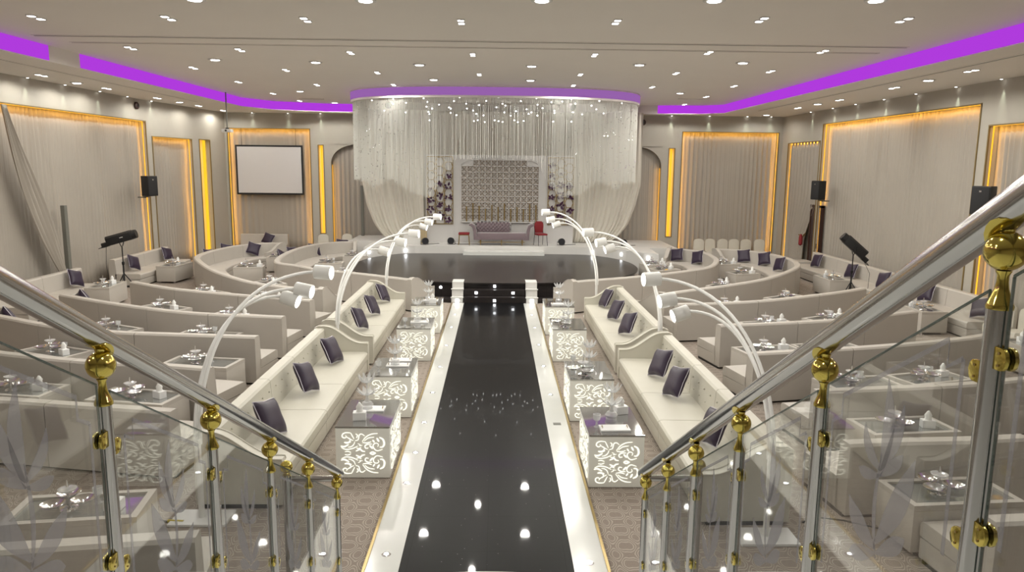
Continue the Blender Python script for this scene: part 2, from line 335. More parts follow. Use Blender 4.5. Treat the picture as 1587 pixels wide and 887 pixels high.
# rounded heads of the two arched niches
def arch_fill(name, x0, x1, zs, zt, y, outer):
    mb = MB(); n = 14; R = zt-zs
    poly = [(outer, zt+.02), (outer, zs)]
    sgn = 1 if x1 > x0 else -1
    for i in range(n+1):
        a = PI/2*i/n; poly.append((x0+sgn*(abs(x1-x0))*(1-math.cos(a)), zs+R*math.sin(a)))
    poly.append((x1, zt+.02)); mb.prism(poly, 'y', y, y+.35); struct(name, mb, wallm)
arch_fill('trim_4', -7.41, -6.3, 4.05, 4.9, 34.0, -7.415)
arch_fill('trim_5', 7.23, 6.2, 4.05, 4.9, 32.7, 7.235)
# dark slim frames outlining the niche openings
def frame(name, W, t0, t1, z1, z0=0, wd=.035, m=None, arch=False):
    P0, d, ang = W; mb = MB()
    for t in (t0, t1): mb.box(t-wd/2, t+wd/2, -.025, .01, z0, z1, ang, P0)
    mb.box(t0-wd/2, t1+wd/2, -.025, .01, z1-wd/2, z1+wd/2, ang, P0)
    if z0 > 0: mb.box(t0-wd/2, t1+wd/2, -.025, .01, z0-wd/2, z0+wd/2, ang, P0)
    struct(name, mb, m or goldtrim)
goldtrim = mat('niche_edge_paint', (.22, .155, .06), .5)
frame('trim_6', wL, 15, 32.85, 5.5); frame('trim_7', wL2, .25, 3.1, 4.97); frame('trim_8', wL2, 3.72, 4.62, 4.99, .3)
frame('trim_9', wBL, .12, 3.78, 5.57); frame('trim_10', wBL, 4.13, 4.37, 4.87, .9, .03)
frame('trim_11', wBR, 3.34, 3.60, 4.86, 1.0, .03); frame('trim_12', wBR, 3.90, 8.12, 5.57)
frame('trim_13', wR, .7, 3.87, 5.1); frame('trim_14', wR, 4.04, 13.4, 5.72); frame('trim_15', wR, 13.8, 19.5, 5.15)

# ceilings
mb = MB().box(-13, 13, -5, 34.5, ZR, ZR+.12); struct('ceiling', mb, ceilm)
inner = [(-10.1, -5), (-10.1, 20), (-10.1, 30.4), (-9.3, 32.0), (-7.4, 32.9), (0, 33.2), (7.3, 31.7), (8.6, 31.6), (9.35, 31.0), (9.35, 20), (9.35, -5)]
outer = [(-12.8, -5), (-12.8, 20), (-12.8, 34.2), (-12.8, 34.3), (-7.4, 34.3), (0, 34.3), (7.3, 34.3), (12.6, 34.3), (12.6, 33), (12.6, 20), (12.6, -5)]
mb = MB(); n = len(inner)
vs = [(x, y, ZS) for x, y in inner]+[(x, y, ZS) for x, y in outer]+[(x, y, ZR) for x, y in inner]
mb.add(vs, [(i, i+1, n+i+1, n+i) for i in range(n-1)]+[(i, 2*n+i, 2*n+i+1, i+1) for i in range(n-1)])
struct('ceiling_soffit', mb, ceilm)
# purple cove light strips on the vertical face of the raised ceiling
def strip(pts, label, m=e_purple, z0=ZS+.02, z1=ZR-.005, off=.02):
    mb = MB(); k = len(pts); rings = []
    for i, (x, y) in enumerate(pts):
        a = Vector(pts[max(i-1, 0)]); b = Vector(pts[min(i+1, k-1)]); t = (b-a).normalized(); nn = Vector((t.y, -t.x))
        p = Vector((x, y)); q = p+nn*off
        rings.append([(p.x, p.y, z0), (p.x, p.y, z1), (q.x, q.y, z1), (q.x, q.y, z0)])
    mb.sweep(rings); return tag(mb.obj('cove_light_strip', m, smooth=0), label, 'strip light', 'purple cove light strips')
strip([(-10.1, 0), (-10.1, 17.6)], 'purple cove light strip along the left ceiling edge, nearer than the unlit gap')
strip([(-10.1, 18.9), (-10.1, 30.4), (-9.3, 32.0), (-7.4, 32.9), (-2, 33.2)], 'purple cove light strip along the left ceiling edge, from the unlit gap to the crystal canopy')
strip([(2, 33.0), (7.3, 31.7), (8.6, 31.6), (9.35, 31.0), (9.35, 0)], 'purple cove light strip along the right edge of the raised ceiling')

# slot diffusers
slotm = mat('slot_shadow', (.10, .09, .085), .8)
def slot(x0, x1, y0, y1, z, label):
    r = thing('ceiling_vent', label, 'vent', ((x0+x1)/2, (y0+y1)/2, z), 0, 'slot vents in the ceiling')
    a, b = (x1-x0)/2, (y1-y0)/2
    MB().box(-a, a, -b, b, -.006, 0).obj('slot', slotm, r, 0)
    mb = MB(); 
    for s in (-1, 1):
        if a > b: mb.box(-a, a, s*(b+.02)-.02, s*(b+.02)+.02, -.012, 0)
        else: mb.box(s*(a+.02)-.02, s*(a+.02)+.02, -b, b, -.012, 0)
    mb.obj('frame', ceilm, r, 0)
slot(-9.6, 8.8, 16.22, 16.30, ZR, 'long thin slot vent across the raised ceiling, the nearer of the pair')
slot(-9.3, 8.6, 17.08, 17.14, ZR, 'long thin slot vent across the raised ceiling, the farther of the pair')
slot(-11.05, -11.0, 6, 28.5, ZS, 'thin dark slot vent running along the left ceiling border')
slot(10.2, 10.26, 8, 29.5, ZS, 'thin dark slot vent running along the right ceiling border')
slot(-7.9, -6.9, 30.6, 30.75, ZR, 'short dark slot vent in the ceiling left of the crystal canopy')
slot(6.9, 8.0, 28.6, 28.72, ZR, 'short dark slot vent in the ceiling right of the crystal canopy')

# ================================================================ LIGHTS IN THE CEILING
def b_pair():
    r = thing('paired_downlight', '', 'downlight')
    for s in (-1, 1):
        f = MB().box(s*.14-.07, s*.14+.07, -.07, .07, -.018, 0).obj('bezel', white_p, r, 0)
        MB().box(s*.14-.05, s*.14+.05, -.05, .05, -.024, -.018).obj('lens', e_white, f, 0)
    return r
def b_single():
    r = thing('panel_downlight', '', 'downlight')
    f = MB().lathe([(.17, -.02), (.17, 0)], 24).obj('bezel', white_p, r)
    MB().lathe([(.105, -.028), (.105, -.02)], 24).obj('lens', e_white, f)
    return r
SP, SS = Stamp(b_pair), Stamp(b_single)
extra_pairs = [(-8.0, y) for y in (2, 6, 10)]+[(-4, 2), (-4, 6), (0, 2), (0, 6), (4, 2), (4, 6), (8, 2), (8, 6), (8, 10), (0, 10)]
NTH = ['first', 'second', 'third', 'fourth', 'fifth', 'sixth', 'seventh', 'eighth', 'ninth', 'tenth', 'eleventh', 'twelfth', 'thirteenth', 'fourteenth', 'fifteenth']
def rowlabels(pts, what):
    """name lights by ceiling row (from the camera) and place in the row (from the left)"""
    idx = sorted(range(len(pts)), key=lambda i: pts[i][1]); rows = [[idx[0]]]
    for a, b in zip(idx[:-1], idx[1:]):
        if pts[b][1]-pts[a][1] > .55 or len(rows[-1]) > 8: rows.append([])
        rows[-1].append(b)
    out = {}
    for ri, rw in enumerate(rows):
        for ci, i in enumerate(sorted(rw, key=lambda i: pts[i][0])): out[i] = '%s, %s from the left in ceiling row %s from the camera' % (what, NTH[ci], NTH[min(ri, 14)])
    return out
PP = [(x, min(y, 32.4)) for x, y in D['pairs']+extra_pairs]; lb = rowlabels(PP, 'small paired downlight')
for i, (x, y) in enumerate(PP):
    SP.put(lb[i], (x, y, ZR), PI/2, 'paired downlights in the ceiling')
    spot('downlight_beam', (x, y, ZR-.06), E_SPOT, math.radians(172), .35, .08)
PP = [(x, min(y, 32.3)) for x, y in D['sing']]; lb = rowlabels(PP, 'larger round downlight')
for i, (x, y) in enumerate(PP):
    SS.put(lb[i], (x, y, ZR), 0, 'round downlights in the ceiling')
    spot('downlight_beam', (x, y, ZR-.06), E_SPOT*1.3, math.radians(172), .35, .12)
for nm_, st_, what in (('spairs', SP, 'small paired'), ('ssing', SS, 'larger round')):
    for sd, sg in (('left', -1), ('right', 1)):
        L_ = sorted([p for p in D[nm_] if p[0]*sg > 0], key=lambda p: p[1])
        for i, (x, y) in enumerate(L_):
            st_.put('%s downlight in the lower ceiling border, %s along the %s wall from the camera' % (what, NTH[i], sd), (x, y, ZS), PI/2, 'paired downlights in the ceiling' if nm_ == 'spairs' else 'round downlights in the ceiling')
            spot('downlight_beam', (x, y, ZS-.06), E_SPOT*.6, math.radians(172), .35, .08)
def b_ww():
    r = thing('wall_washer_spot', '', 'spotlight')
    MB().lathe([(.05, -.012), (.05, 0)], 16).obj('bezel', white_p, r)
    MB().lathe([(.028, -.016), (.028, -.012)], 16).obj('lens', e_white, r)
    return r
SW = Stamp(b_ww)
WWG = 'small wall washer spots'
def ww(x, y, nx, ny, wn):
    SW.put('tiny spotlight throwing a narrow glow down the %s wall, %s' % wn, (x, y, ZS), 0, WWG)
    spot('washer_beam', (x, y, ZS-.03), E_WW, math.radians(32), .9, .01, (.86, 1, .80), target=(x+nx*.14, y+ny*.14, ZS-1.3))
for i, (y, z) in enumerate(D['wwLx']): ww(-12.655, y*1.035, -1, 0, ('left', NTH[i]+' from the camera'))
for i, (y, z) in enumerate(D['wwRx']): ww(12.405, y*1.02, 1, 0, ('right', NTH[i]+' from the camera'))
for i, x in enumerate(D['wwBL']): ww(x, 33.905, 0, 1, ('back left', NTH[i]+' from the left'))
for i, x in enumerate(D['wwBR']): ww(min(x, 11.9), 32.605, 0, 1, ('back right', NTH[i]+' from the right'))

# ================================================================ NICHE CURTAINS AND AMBER LIGHT
def curtain_mesh(L, z0, z1, wl=.2, amp=.05, seed=1, gather=None, rows=10):
    r = random.Random(seed); n = int(L/wl*6)+2; phs = [r.uniform(-.6, .6) for _ in range(8)]
    f1 = 2*PI/wl
    vs = []
    for j in range(rows+1):
        z = z0+(z1-z0)*j/rows
        for i in range(n+1):
            u = L*i/n; ph = u*f1+1.4*math.sin(u*1.7+phs[0])+.8*math.sin(u*4.1+phs[1])
            a = amp*(.55+.45*math.sin(u*2.3+phs[2]))
            y = a*math.sin(ph)+.25*amp*math.sin(2.3*ph+phs[3]+z*.3)+.012*math.sin(z*2+u*3)
            vs.append((u, y, z))
    w_ = n+1
    return vs, [(j*w_+i, j*w_+i+1, (j+1)*w_+i+1, (j+1)*w_+i) for j in range(rows) for i in range(n)]
def solid(o, t=.008):
    md = o.modifiers.new('thickness', 'SOLIDIFY'); md.thickness = t; md.offset = 0
def niche_curtain(W, t0, t1, z1, label, seed, dep=.24, m=None, wl=.2, amp=.05):
    P0, d, ang = W; L = t1-t0
    r = thing('curtain', label, 'curtain', P0+d*t0, ang, 'pleated niche curtains')
    mb = MB(); vs, fs = curtain_mesh(L-.04, .02, z1+.15, wl, amp*.6, seed); mb.add([(a+.02, b+dep, c) for a, b, c in vs], fs)
    o = mb.obj('pleated_cloth', m or curt, r, 60); solid(o)
    MB().tube([(0.02, dep, z1+.17), (L-.02, dep, z1+.17)], .015, 8).obj('curtain_rail', white_p, r)
    return r
niche_curtain(wL, 15, 32.85, 5.5, 'wide pleated beige curtain filling the long left wall recess', 3)
niche_curtain(wL2, .25, 3.1, 4.97, 'narrow beige curtain in the tall left wall recess beside the long one', 4)
niche_curtain(wBL, .12, 3.78, 5.57, 'beige curtain behind the projection screen', 5, wl=.26, amp=.03)
niche_curtain(wBL, 4.69, 8.2, 4.9, 'beige curtain in the arched recess left of the stage', 6)
niche_curtain(wBR, .4, 3.03, 4.9, 'beige curtain in the arched recess right of the stage', 7)
niche_curtain(wBR, 3.90, 8.12, 5.57, 'beige pleated curtain behind the row of covered chairs', 8, wl=.2, amp=.05)
niche_curtain(wR, 4.04, 13.4, 5.72, 'wide pleated beige curtain filling the long right wall recess', 9)
niche_curtain(wR, 13.8, 19.5, 5.15, 'beige curtain in the nearer right wall recess behind the big handrail', 10)
niche_curtain(wR, 20.0, 28, 5.6, 'pleated curtain in the nearest right wall recess', 11)
def led_run(W, t0, t1, z1, parts, en, label, z0=.1):
    """thin amber strips fixed inside the reveals of a recess, each a lamp"""
    P0, d, ang = W; R = Matrix.Rotation(ang, 3, 'Z')
    r = thing('recess_led_strip', label, 'strip light', P0, ang, 'amber strips in the wall recesses')
    for p in parts:
        if p == 'a': c = (t0+.03, .10, (z0+z1)/2); sz = (.04, z1-z0); dirv = (1, .75, 0); mb = MB().box(t0+.004, t0+.02, .09, .12, z0, z1)
        elif p == 'b': c = (t1-.03, .10, (z0+z1)/2); sz = (.04, z1-z0); dirv = (-1, .75, 0); mb = MB().box(t1-.02, t1-.004, .09, .12, z0, z1)
        else: c = ((t0+t1)/2, .10, z1-.03); sz = (t1-t0, .04); dirv = (0, .75, -1); mb = MB().box(t0, t1, .09, .12, z1-.02, z1-.004)
        mb.obj('strip', e_amber, r, 0)
        l = bpy.data.lights.new('amber_glow', 'AREA'); l.shape = 'RECTANGLE'; l.color = (1, .49, .06)
        length = max(sz); l.size, l.size_y = sz; l.energy = en*length
        o = bpy.data.objects.new('amber_glow', l); COL.objects.link(o); o.parent = r; o.location = c
        dv = Vector(dirv).normalized(); z_ = -dv
        y_ = Vector((0, 0, 1)) if p != 't' else (Vector((0, 1, 0))-z_*z_.y).normalized()
        x_ = y_.cross(z_).normalized(); y_ = z_.cross(x_)
        o.rotation_euler = Matrix((x_, y_, z_)).transposed().to_euler()
led_run(wL, 15, 32.85, 5.5, 'bt', E_LED, 'amber light strip edging the long left wall recess')
led_run(wL2, .25, 3.1, 4.97, 'bt', E_LED, 'amber light strip edging the narrow left wall recess')
led_run(wBL, .12, 3.78, 5.57, 'abt', E_LED, 'amber light strip edging the projection screen recess')
led_run(wBR, 3.90, 8.12, 5.57, 'abt', E_LED, 'amber light strip edging the recess behind the covered chairs')
led_run(wR, .7, 3.87, 5.1, 'bt', E_LED, 'amber light strip edging the right doorway recess')
led_run(wR, .72, 3.6, 5.1, 'a', E_LED*2, 'amber light strip on the far side of the right doorway recess')
led_run(wR, 4.04, 13.4, 5.72, 'at', E_LED*1.3, 'amber light strip edging the long right wall recess')
led_run(wR, 13.8, 19.5, 5.15, 'at', E_LED, 'amber light strip edging the recess behind the big handrail')
led_run(wBL, 4.72, 8.2, 4.0, 'a', E_LED*.5, 'amber light strip inside the arched recess left of the stage')
led_run(wBR, .4, 3.0, 4.0, 'b', E_LED*.5, 'amber light strip inside the arched recess right of the stage')
# bright slits: a back panel lit by a strip on one side
def slit(W, t0, t1, z0, z1, label, k=.5, en=1):
    P0, d, ang = W
    r = thing('glowing_wall_slot', label, 'light', P0, ang, 'glowing amber wall slots')
    MB().box(t0, t1, .16, .18, z0, z1).obj('back_panel', amber_panel, r, 0)
    w_ = t1-t0
    MB().box(t0+w_*k, t0+w_*(k+.22), .13, .155, z0+.02, z1-.02).obj('light_tube', e_amber2, r, 0)
    l = bpy.data.lights.new('amber_glow', 'AREA'); l.shape = 'RECTANGLE'; l.color = (1, .55, .08); l.size = w_*.6; l.size_y = z1-z0; l.energy = E_LED*(z1-z0)*en
    o = bpy.data.objects.new('amber_glow', l); COL.objects.link(o); o.parent = r; o.location = ((t0+t1)/2, .04, (z0+z1)/2); o.rotation_euler = (-PI/2, 0, 0)
    o.rotation_euler = (PI/2, 0, 0)
amber_panel = mat('amber_reflector', (.75, .55, .2), .5)
e_amber2 = emis('amber_tube', (1, .62, .03), 1.15)
slit(wL2, 3.72, 4.62, .3, 4.99, 'wide glowing amber wall slot in the left corner', .62)
slit(wBL, 4.13, 4.37, .9, 4.87, 'narrow glowing amber wall slot right of the projection screen', .4, .6)
slit(wBR, 3.34, 3.60, 1.0, 4.86, 'narrow glowing amber wall slot right of the stage', .4, .6)

# doorway in the right corner recess: dark opening with a swept-aside drape and things beside it
P0, d, ang = wR
r = thing('door', 'dark open door in the right corner recess', 'door', (12.62, 28.95, 0), 0); r['kind'] = 'structure'; r.name = 'door_1'
MB().box(-.03, .05, -.45, .45, 0, 2.55).obj('door_leaf', stage_lit, r, 0)
mb = MB().box(-.06, .06, -.52, -.44, 0, 2.62).box(-.06, .06, .44, .52, 0, 2.62).box(-.06, .06, -.52, .52, 2.55, 2.64); mb.obj('door_frame', mat('dark_wood', (.045, .02, .015), .4), r, 0)
MB().box(-.09, -.06, -.30, -.27, .95, 1.15).obj('door_handle', silver, r, 0)
# drape pulled to the far side, lower edge cut diagonally by its tie
r = thing('curtain', 'beige curtain swept aside in front of the dark doorway', 'curtain', (12.62, 0, 0))
mb = MB(); n = 40; rows = 18; vs = []
for j in range(rows+1):
    z = 5.1*j/rows
    ymin = 28.95+max(0, (2.9-z))*.62 if z > 1.3 else 29.95+(1.3-z)*.1
    ymin = min(ymin, 30.4)
    if z > 2.9: ymin = 28.9
    for i in range(n+1):
        u = i/n; y = 31.9+(ymin-31.9)*u; vs.append((.04*math.sin(u*60)-.03, y, z))
mb.add(vs, [(j*(n+1)+i, j*(n+1)+i+1, (j+1)*(n+1)+i+1, (j+1)*(n+1)+i) for j in range(rows) for i in range(n)])
o = mb.obj('pleated_cloth', curt, r, 60); solid(o)
MB().tube([(-.08, 30.35, 1.35), (-.1, 29.95, 1.3), (-.06, 29.75, 1.45)], .03, 8).obj('tie_back', goldm, r)
MB().lathe([(.02, .95), (.08, 1.0), (.075, 1.3), (.03, 1.42)], 12, (-.2, 29.85, 0)).obj('tassel', red, r)
# loose swag on the left curtain
r = thing('loose_drape', 'loose gathered drape hanging in front of the long left curtain', 'curtain', (-12.5, 20.6, 0))
mb = MB(); rows = 30; n = 26; vs = []
for j in range(rows+1):
    t = j/rows; z = .5+4.95*t; wid = .10+.42*math.sin(PI*min(1, t*1.02))**1.2*(1-t*.5); cen = 1.05*(1-t)**1.5-.9*t+.1
    for i in range(n+1):
        u = i/n-.5; vs.append((.05*math.sin(u*26+t*2)*(.35+.65*math.sin(PI*t))-.12*t, cen+u*wid*2, z))
mb.add(vs, [(j*(n+1)+i, j*(n+1)+i+1, (j+1)*(n+1)+i+1, (j+1)*(n+1)+i) for j in range(rows) for i in range(n)])
o = mb.obj('cloth', curt, r, 60); solid(o, .01)
tag(MB().box(-12.62, -12.5, 21.9, 22.05, .5, 2.75).obj('column_strip', mat('grey_post', (.16, .16, .14), .5), None, 0, .01), 'thin dark grey post standing against the long left curtain', 'post')
tag(MB().box(-6.05, -5.93, 33.6, 33.7, .84, 3.1).obj('column_strip', MATS['grey_post'], None, 0, .01), 'thin dark grey post at the left end of the stage curtain', 'post')

# projection screen
r = thing('projection_screen', 'white projection screen with a black border hanging in the left back recess', 'screen', (-10.13, 33.88, 3.74))
MB().box(-1.5, 1.5, 0, .03, -1.1, 1.1).obj('frame', black, r, 0, .005)
MB().box(-1.42, 1.42, -.012, 0, -1.02, 1.02).obj('screen_surface', mat('screen_cloth', (.62, .60, .60), .8), r, 0)
for sx in (-1.2, 1.2): MB().tube([(sx, .015, 1.1), (sx, .015, 1.83)], .008, 6).obj('hanging_rod', blackm, r)
# projector on pole
r = thing('ceiling_projector', 'white projector hanging from the left ceiling on a thin pole', 'projector', (-9.95, 28.3, 5.15))
MB().box(-.17, .17, -.15, .15, 0, .12).obj('body', white_p, r, 35, .02)
MB().tube([(0, -.15, .06), (0, -.19, .06)], .035, 14).obj('lens', black, r)
MB().tube([(0, 0, .12), (0, 0, ZR-5.15-.0)], .022, 10).obj('pole', MATS['grey_post'], r)
MB().lathe([(.05, .12), (.08, .16)], 14).obj('bracket', blackm, r)
# wall speakers
def b_spk():
    r = thing('wall_speaker', '', 'speaker')
    mb = MB(); mb.prism([(-.25, -.17), (.25, -.17), (.17, .17), (-.17, .17)], 'z', -.35, .35); mb.obj('cabinet', black, r, 35, .02)
    MB().box(-.23, .23, -.185, -.168, -.32, .32).obj('grille', mat('speaker_grille', (.02, .02, .022), .7, bump=.5, bscale=400), r, 35, .01)
    mb = MB().box(-.03, .03, .15, .45, -.42, -.38).box(-.12, .12, .1, .2, -.40, -.36); mb.obj('bracket', MATS['grey_post'], r, 0)
    MB().box(-.03, .03, -.192, -.185, .20, .24).obj('badge', silver, r, 0)
    return r
SK = Stamp(b_spk)
SK.put('black speaker on the left wall at the end of the long curtain', (-12.15, 26.5, 3.2), -PI/2-.25+PI, 'black wall speakers')
SK.put('black speaker on the right wall between doorway and long curtain', (12.05, 27.6, 3.25), PI/2+.2+PI, 'black wall speakers')
SK.put('black speaker on the right wall seen just over the big handrail', (12.05, 18.1, 3.30), PI/2+.35+PI, 'black wall speakers')
def b_round():
    r = thing('round_wall_speaker', '', 'speaker')
    MB().lathe([(.13, 0), (.13, .05), (.09, .08)], 18).obj('housing', MATS['dark_wood'], r)
    MB().lathe([(.07, .082), (.03, .1)], 14).obj('cone', black, r)
    return r
SR = Stamp(b_round)
o = SR.put('small round dark alarm speaker high on the left wall', (-12.73, 27.2, 6.0), 0, 'round wall speakers'); o.rotation_euler = (0, PI/2, 0)
o = SR.put('small round dark alarm speaker high on the wall right of the stage', (6.35, 32.68, 5.95), 0, 'round wall speakers'); o.rotation_euler = (PI/2, 0, 0)

# ================================================================ STAGE
def superell(a, b, cx, cy, e, n=96, z=0, lo=0, hi=2*PI):
    out = []
    for i in range(n):
        t = lo+(hi-lo)*i/n; c, s = math.cos(t), math.sin(t)
        out.append((cx+a*math.copysign(abs(c)**(2/e), c), cy+b*math.copysign(abs(s)**(2/e), s)))
    return out
disc = superell(5.0, 4.3, 0.04, 26.33, 2.25)
disc2 = superell(4.9, 4.2, 0.04, 26.33, 2.25)
FRONT = [(-6.2, 31.3), (-5.1, 31.2), (-5.1, 28.8), (-4.2, 29.35), (-3.2, 29.6), (0, 29.7), (3.3, 29.6), (4.4, 29.3), (5.1, 28.6), (5.6, 27.7), (6.1, 27.3)]
def clipy(pts, off):
    out = []
    for x, y in pts:
        for (xa, ya), (xb, yb) in zip(FRONT[2:-1], FRONT[3:]):
            if xa <= x <= xb: y = min(y, ya+(yb-ya)*(x-xa)/(xb-xa)-off)
        out.append((x, y))
    return out
disc = clipy(disc, .01); disc2 = clipy(disc2, .06)
r = thing('round_stage', 'large round glossy black stage at the end of the runway', 'stage', (0, 0, 0))
MB().prism(disc2, 'z', 0, .5).obj('riser', disc_black, r)
MB().prism(disc, 'z', .5, .54).obj('top', disc_black, r)
# white rear platform, its front curving round the disc
poly = FRONT+[(6.15, 29.4), (7.3, 29.4), (7.3, 32.66), (4.06, 32.66), (4.06, 33.96), (-6.2, 33.96)]
r = thing('stage_platform', 'low white raised platform behind the round black stage', 'stage')
MB().prism(poly, 'z', 0, .84).obj('body', white_p, r, 0)
MB().prism([(-1.25, 29.0), (1.95, 29.0), (1.95, 29.65), (-1.25, 29.65)], 'z', .545, .69).obj('step', white, r, 0)
for i, (x, y) in enumerate([(-4.9, 28.9), (-3.55, 29.49), (3.9, 29.43), (4.95, 28.75), (5.75, 27.55)]):
    o = tag(MB().box(x-.045, x+.045, y-.03, y+.02, .60, .72).obj('step_light', e_floor, None, 0), 'small bright light in the white rear platform riser, %s from the left' % ['first', 'second', 'third', 'fourth', 'fifth'][i], 'step light', 'lights in the white platform riser')
# steps from the runway
r = thing('stage_steps', 'three glossy black steps from the runway up to the round stage', 'steps', (0.02, 0, 0))
for k, (y0, z) in enumerate([(21.5, .19), (21.8, .36)]):
    MB().box(-.90, .90, y0, 22.15, z-.16 if k else 0, z).obj('step', disc_black, r, 0)
for k, (x, y, z) in enumerate([(0, 21.495, .10), (-.55, 21.795, .28), (.55, 21.795, .28), (0, 22.03, .44)]):
    MB().box(x-.04, x+.04, y-.012, y+.02, z-.035, z+.035).obj('step_light', e_floor, r, 0)
r = thing('white_step_cheek', 'white stepped block on the left side of the stage steps', 'block', (-1.08, 0, 0), 0, 'white blocks flanking the stage steps')
def cheek(r):
    MB().box(-.17, .17, 21.5, 22.2, 0, .19).obj('lower_block', white_p, r, 0, .01); MB().box(-.17, .17, 21.75, 22.3, .19, .40).obj('middle_block', white_p, r, 0, .01)
    MB().box(-.17, .17, 21.98, 22.5, .40, .58).obj('upper_block', white_p, r, 0, .01)
    for z, y in ((.38, 21.72), (.17, 21.47)): MB().box(-.19, .19, y, y+.06, z, z+.035).obj('nosing', white, r, 0, .008)
    MB().box(-.05, .05, 21.485, 21.51, .045, .14).obj('light', e_floor, r, 0)
cheek(r)
c = copy_tree(r); c.location.x = 1.12; c['label'] = 'white stepped block on the right side of the stage steps'
# low sparkling black landing beside the steps
tag(MB().prism([(-3.0, 22.62), (-2.7, 21.9), (-1.27, 21.65), (-1.27, 22.12), (-2.0, 22.28)], 'z', 0, .10).obj('black_plinth', disc_black, None, 0), 'low black plinth at the stage foot left of the steps', 'plinth', 'black plinths at the stage foot')
tag(MB().prism([(3.0, 22.62), (2.7, 21.9), (1.3, 21.65), (1.3, 22.12), (2.0, 22.28)], 'z', 0, .10).obj('black_plinth', disc_black, None, 0), 'low black plinth at the stage foot right of the steps', 'plinth', 'black plinths at the stage foot')
for x, y in ((-1.62, 22.2), (1.55, 22.25)):
    o = tag(MB().ball((x, y+.10, .36), .045, 12, 8).obj('stage_foot_light', e_floor), 'small round bluish light on the black stage front, %s of the steps' % ('left' if x < 0 else 'right'), 'light', 'lights on the black stage front')
# backdrop panels
r = thing('backdrop_panel', 'white backdrop board with a bronze lattice screen behind the sofa', 'backdrop', (0, 31.0, .84))
X0, X1, Z0, Z1 = -1.42, 1.80, .95, 3.42    # lattice extent
MB().box(-1.738, 2.118, .06, .16, 0, 3.62).obj('board', whiteboard, r, 0)
ncx, ncz = 13, 10; cw = (X1-X0)/ncx; ch = (Z1-Z0)/ncz
mb = MB(); bw = .014
for j in range(ncz):
    for i in range(ncx):
        if j == ncz-1 and (i < 2 or i > 10): continue
        x, z = X0+i*cw, Z0+j*ch; g_ = .018
        mb.box(x+g_, x+cw-g_, .02, .05, z+g_, z+g_+bw).box(x+g_, x+cw-g_, .02, .05, z+ch-g_-bw, z+ch-g_)
        mb.box(x+g_, x+g_+bw, .02, .05, z+g_, z+ch-g_).box(x+cw-g_-bw, x+cw-g_, .02, .05, z+g_, z+ch-g_)
        cx, cz = x+cw/2, z+ch/2
        for k in range(4):
            a = PI/4+k*PI/2; rr = cw*.50; p1 = (cx+math.cos(a)*rr, cz+math.sin(a)*rr)
            nn = (-math.sin(a)*bw*.6, math.cos(a)*bw*.6)
            mb.add([(cx+nn[0], .02, cz+nn[1]), (cx-nn[0], .02, cz-nn[1]), (p1[0]-nn[0], .02, p1[1]-nn[1]), (p1[0]+nn[0], .02, p1[1]+nn[1]), (cx+nn[0], .05, cz+nn[1]), (cx-nn[0], .05, cz-nn[1]), (p1[0]-nn[0], .05, p1[1]-nn[1]), (p1[0]+nn[0], .05, p1[1]+nn[1])],
                   [(0, 1, 2, 3), (7, 6, 5, 4), (0, 4, 5, 1), (1, 5, 6, 2), (2, 6, 7, 3), (3, 7, 4, 0)])
mb.obj('lattice_screen', lattice_m, r, 0)
mb = MB()
for i in range(ncx+1): mb.box(X0+i*cw-.018, X0+i*cw+.018, .01, .055, Z0, Z1-(ch if i < 2 or i > 11 else 0))
for j in range(ncz+1): 
    a, b = (X0, X1) if j < ncz else (X0+2*cw, X0+11*cw)
    mb.box(a, b, .01, .055, Z0+j*ch-.018, Z0+j*ch+.018)
mb.obj('white_grid', whiteboard, r, 0)
mb = MB()
for sx, xa in ((1, X0), (-1, X1)):
    pts = [(xa+sx*cw*2*(1-math.cos(a)), .03, Z1-ch+ch*math.sin(a)) for a in [PI/2*k/8 for k in range(9)]]; mb.tube(pts, .012, 6)
    mb.tube([(xa, .03, Z1-ch), (xa, .03, Z1-ch)] if 0 else [(xa, .03, Z1-ch), (xa+sx*.6*cw, .03, Z1-ch+.001)], .012, 6)
mb.obj('corner_curve', white_p, r)
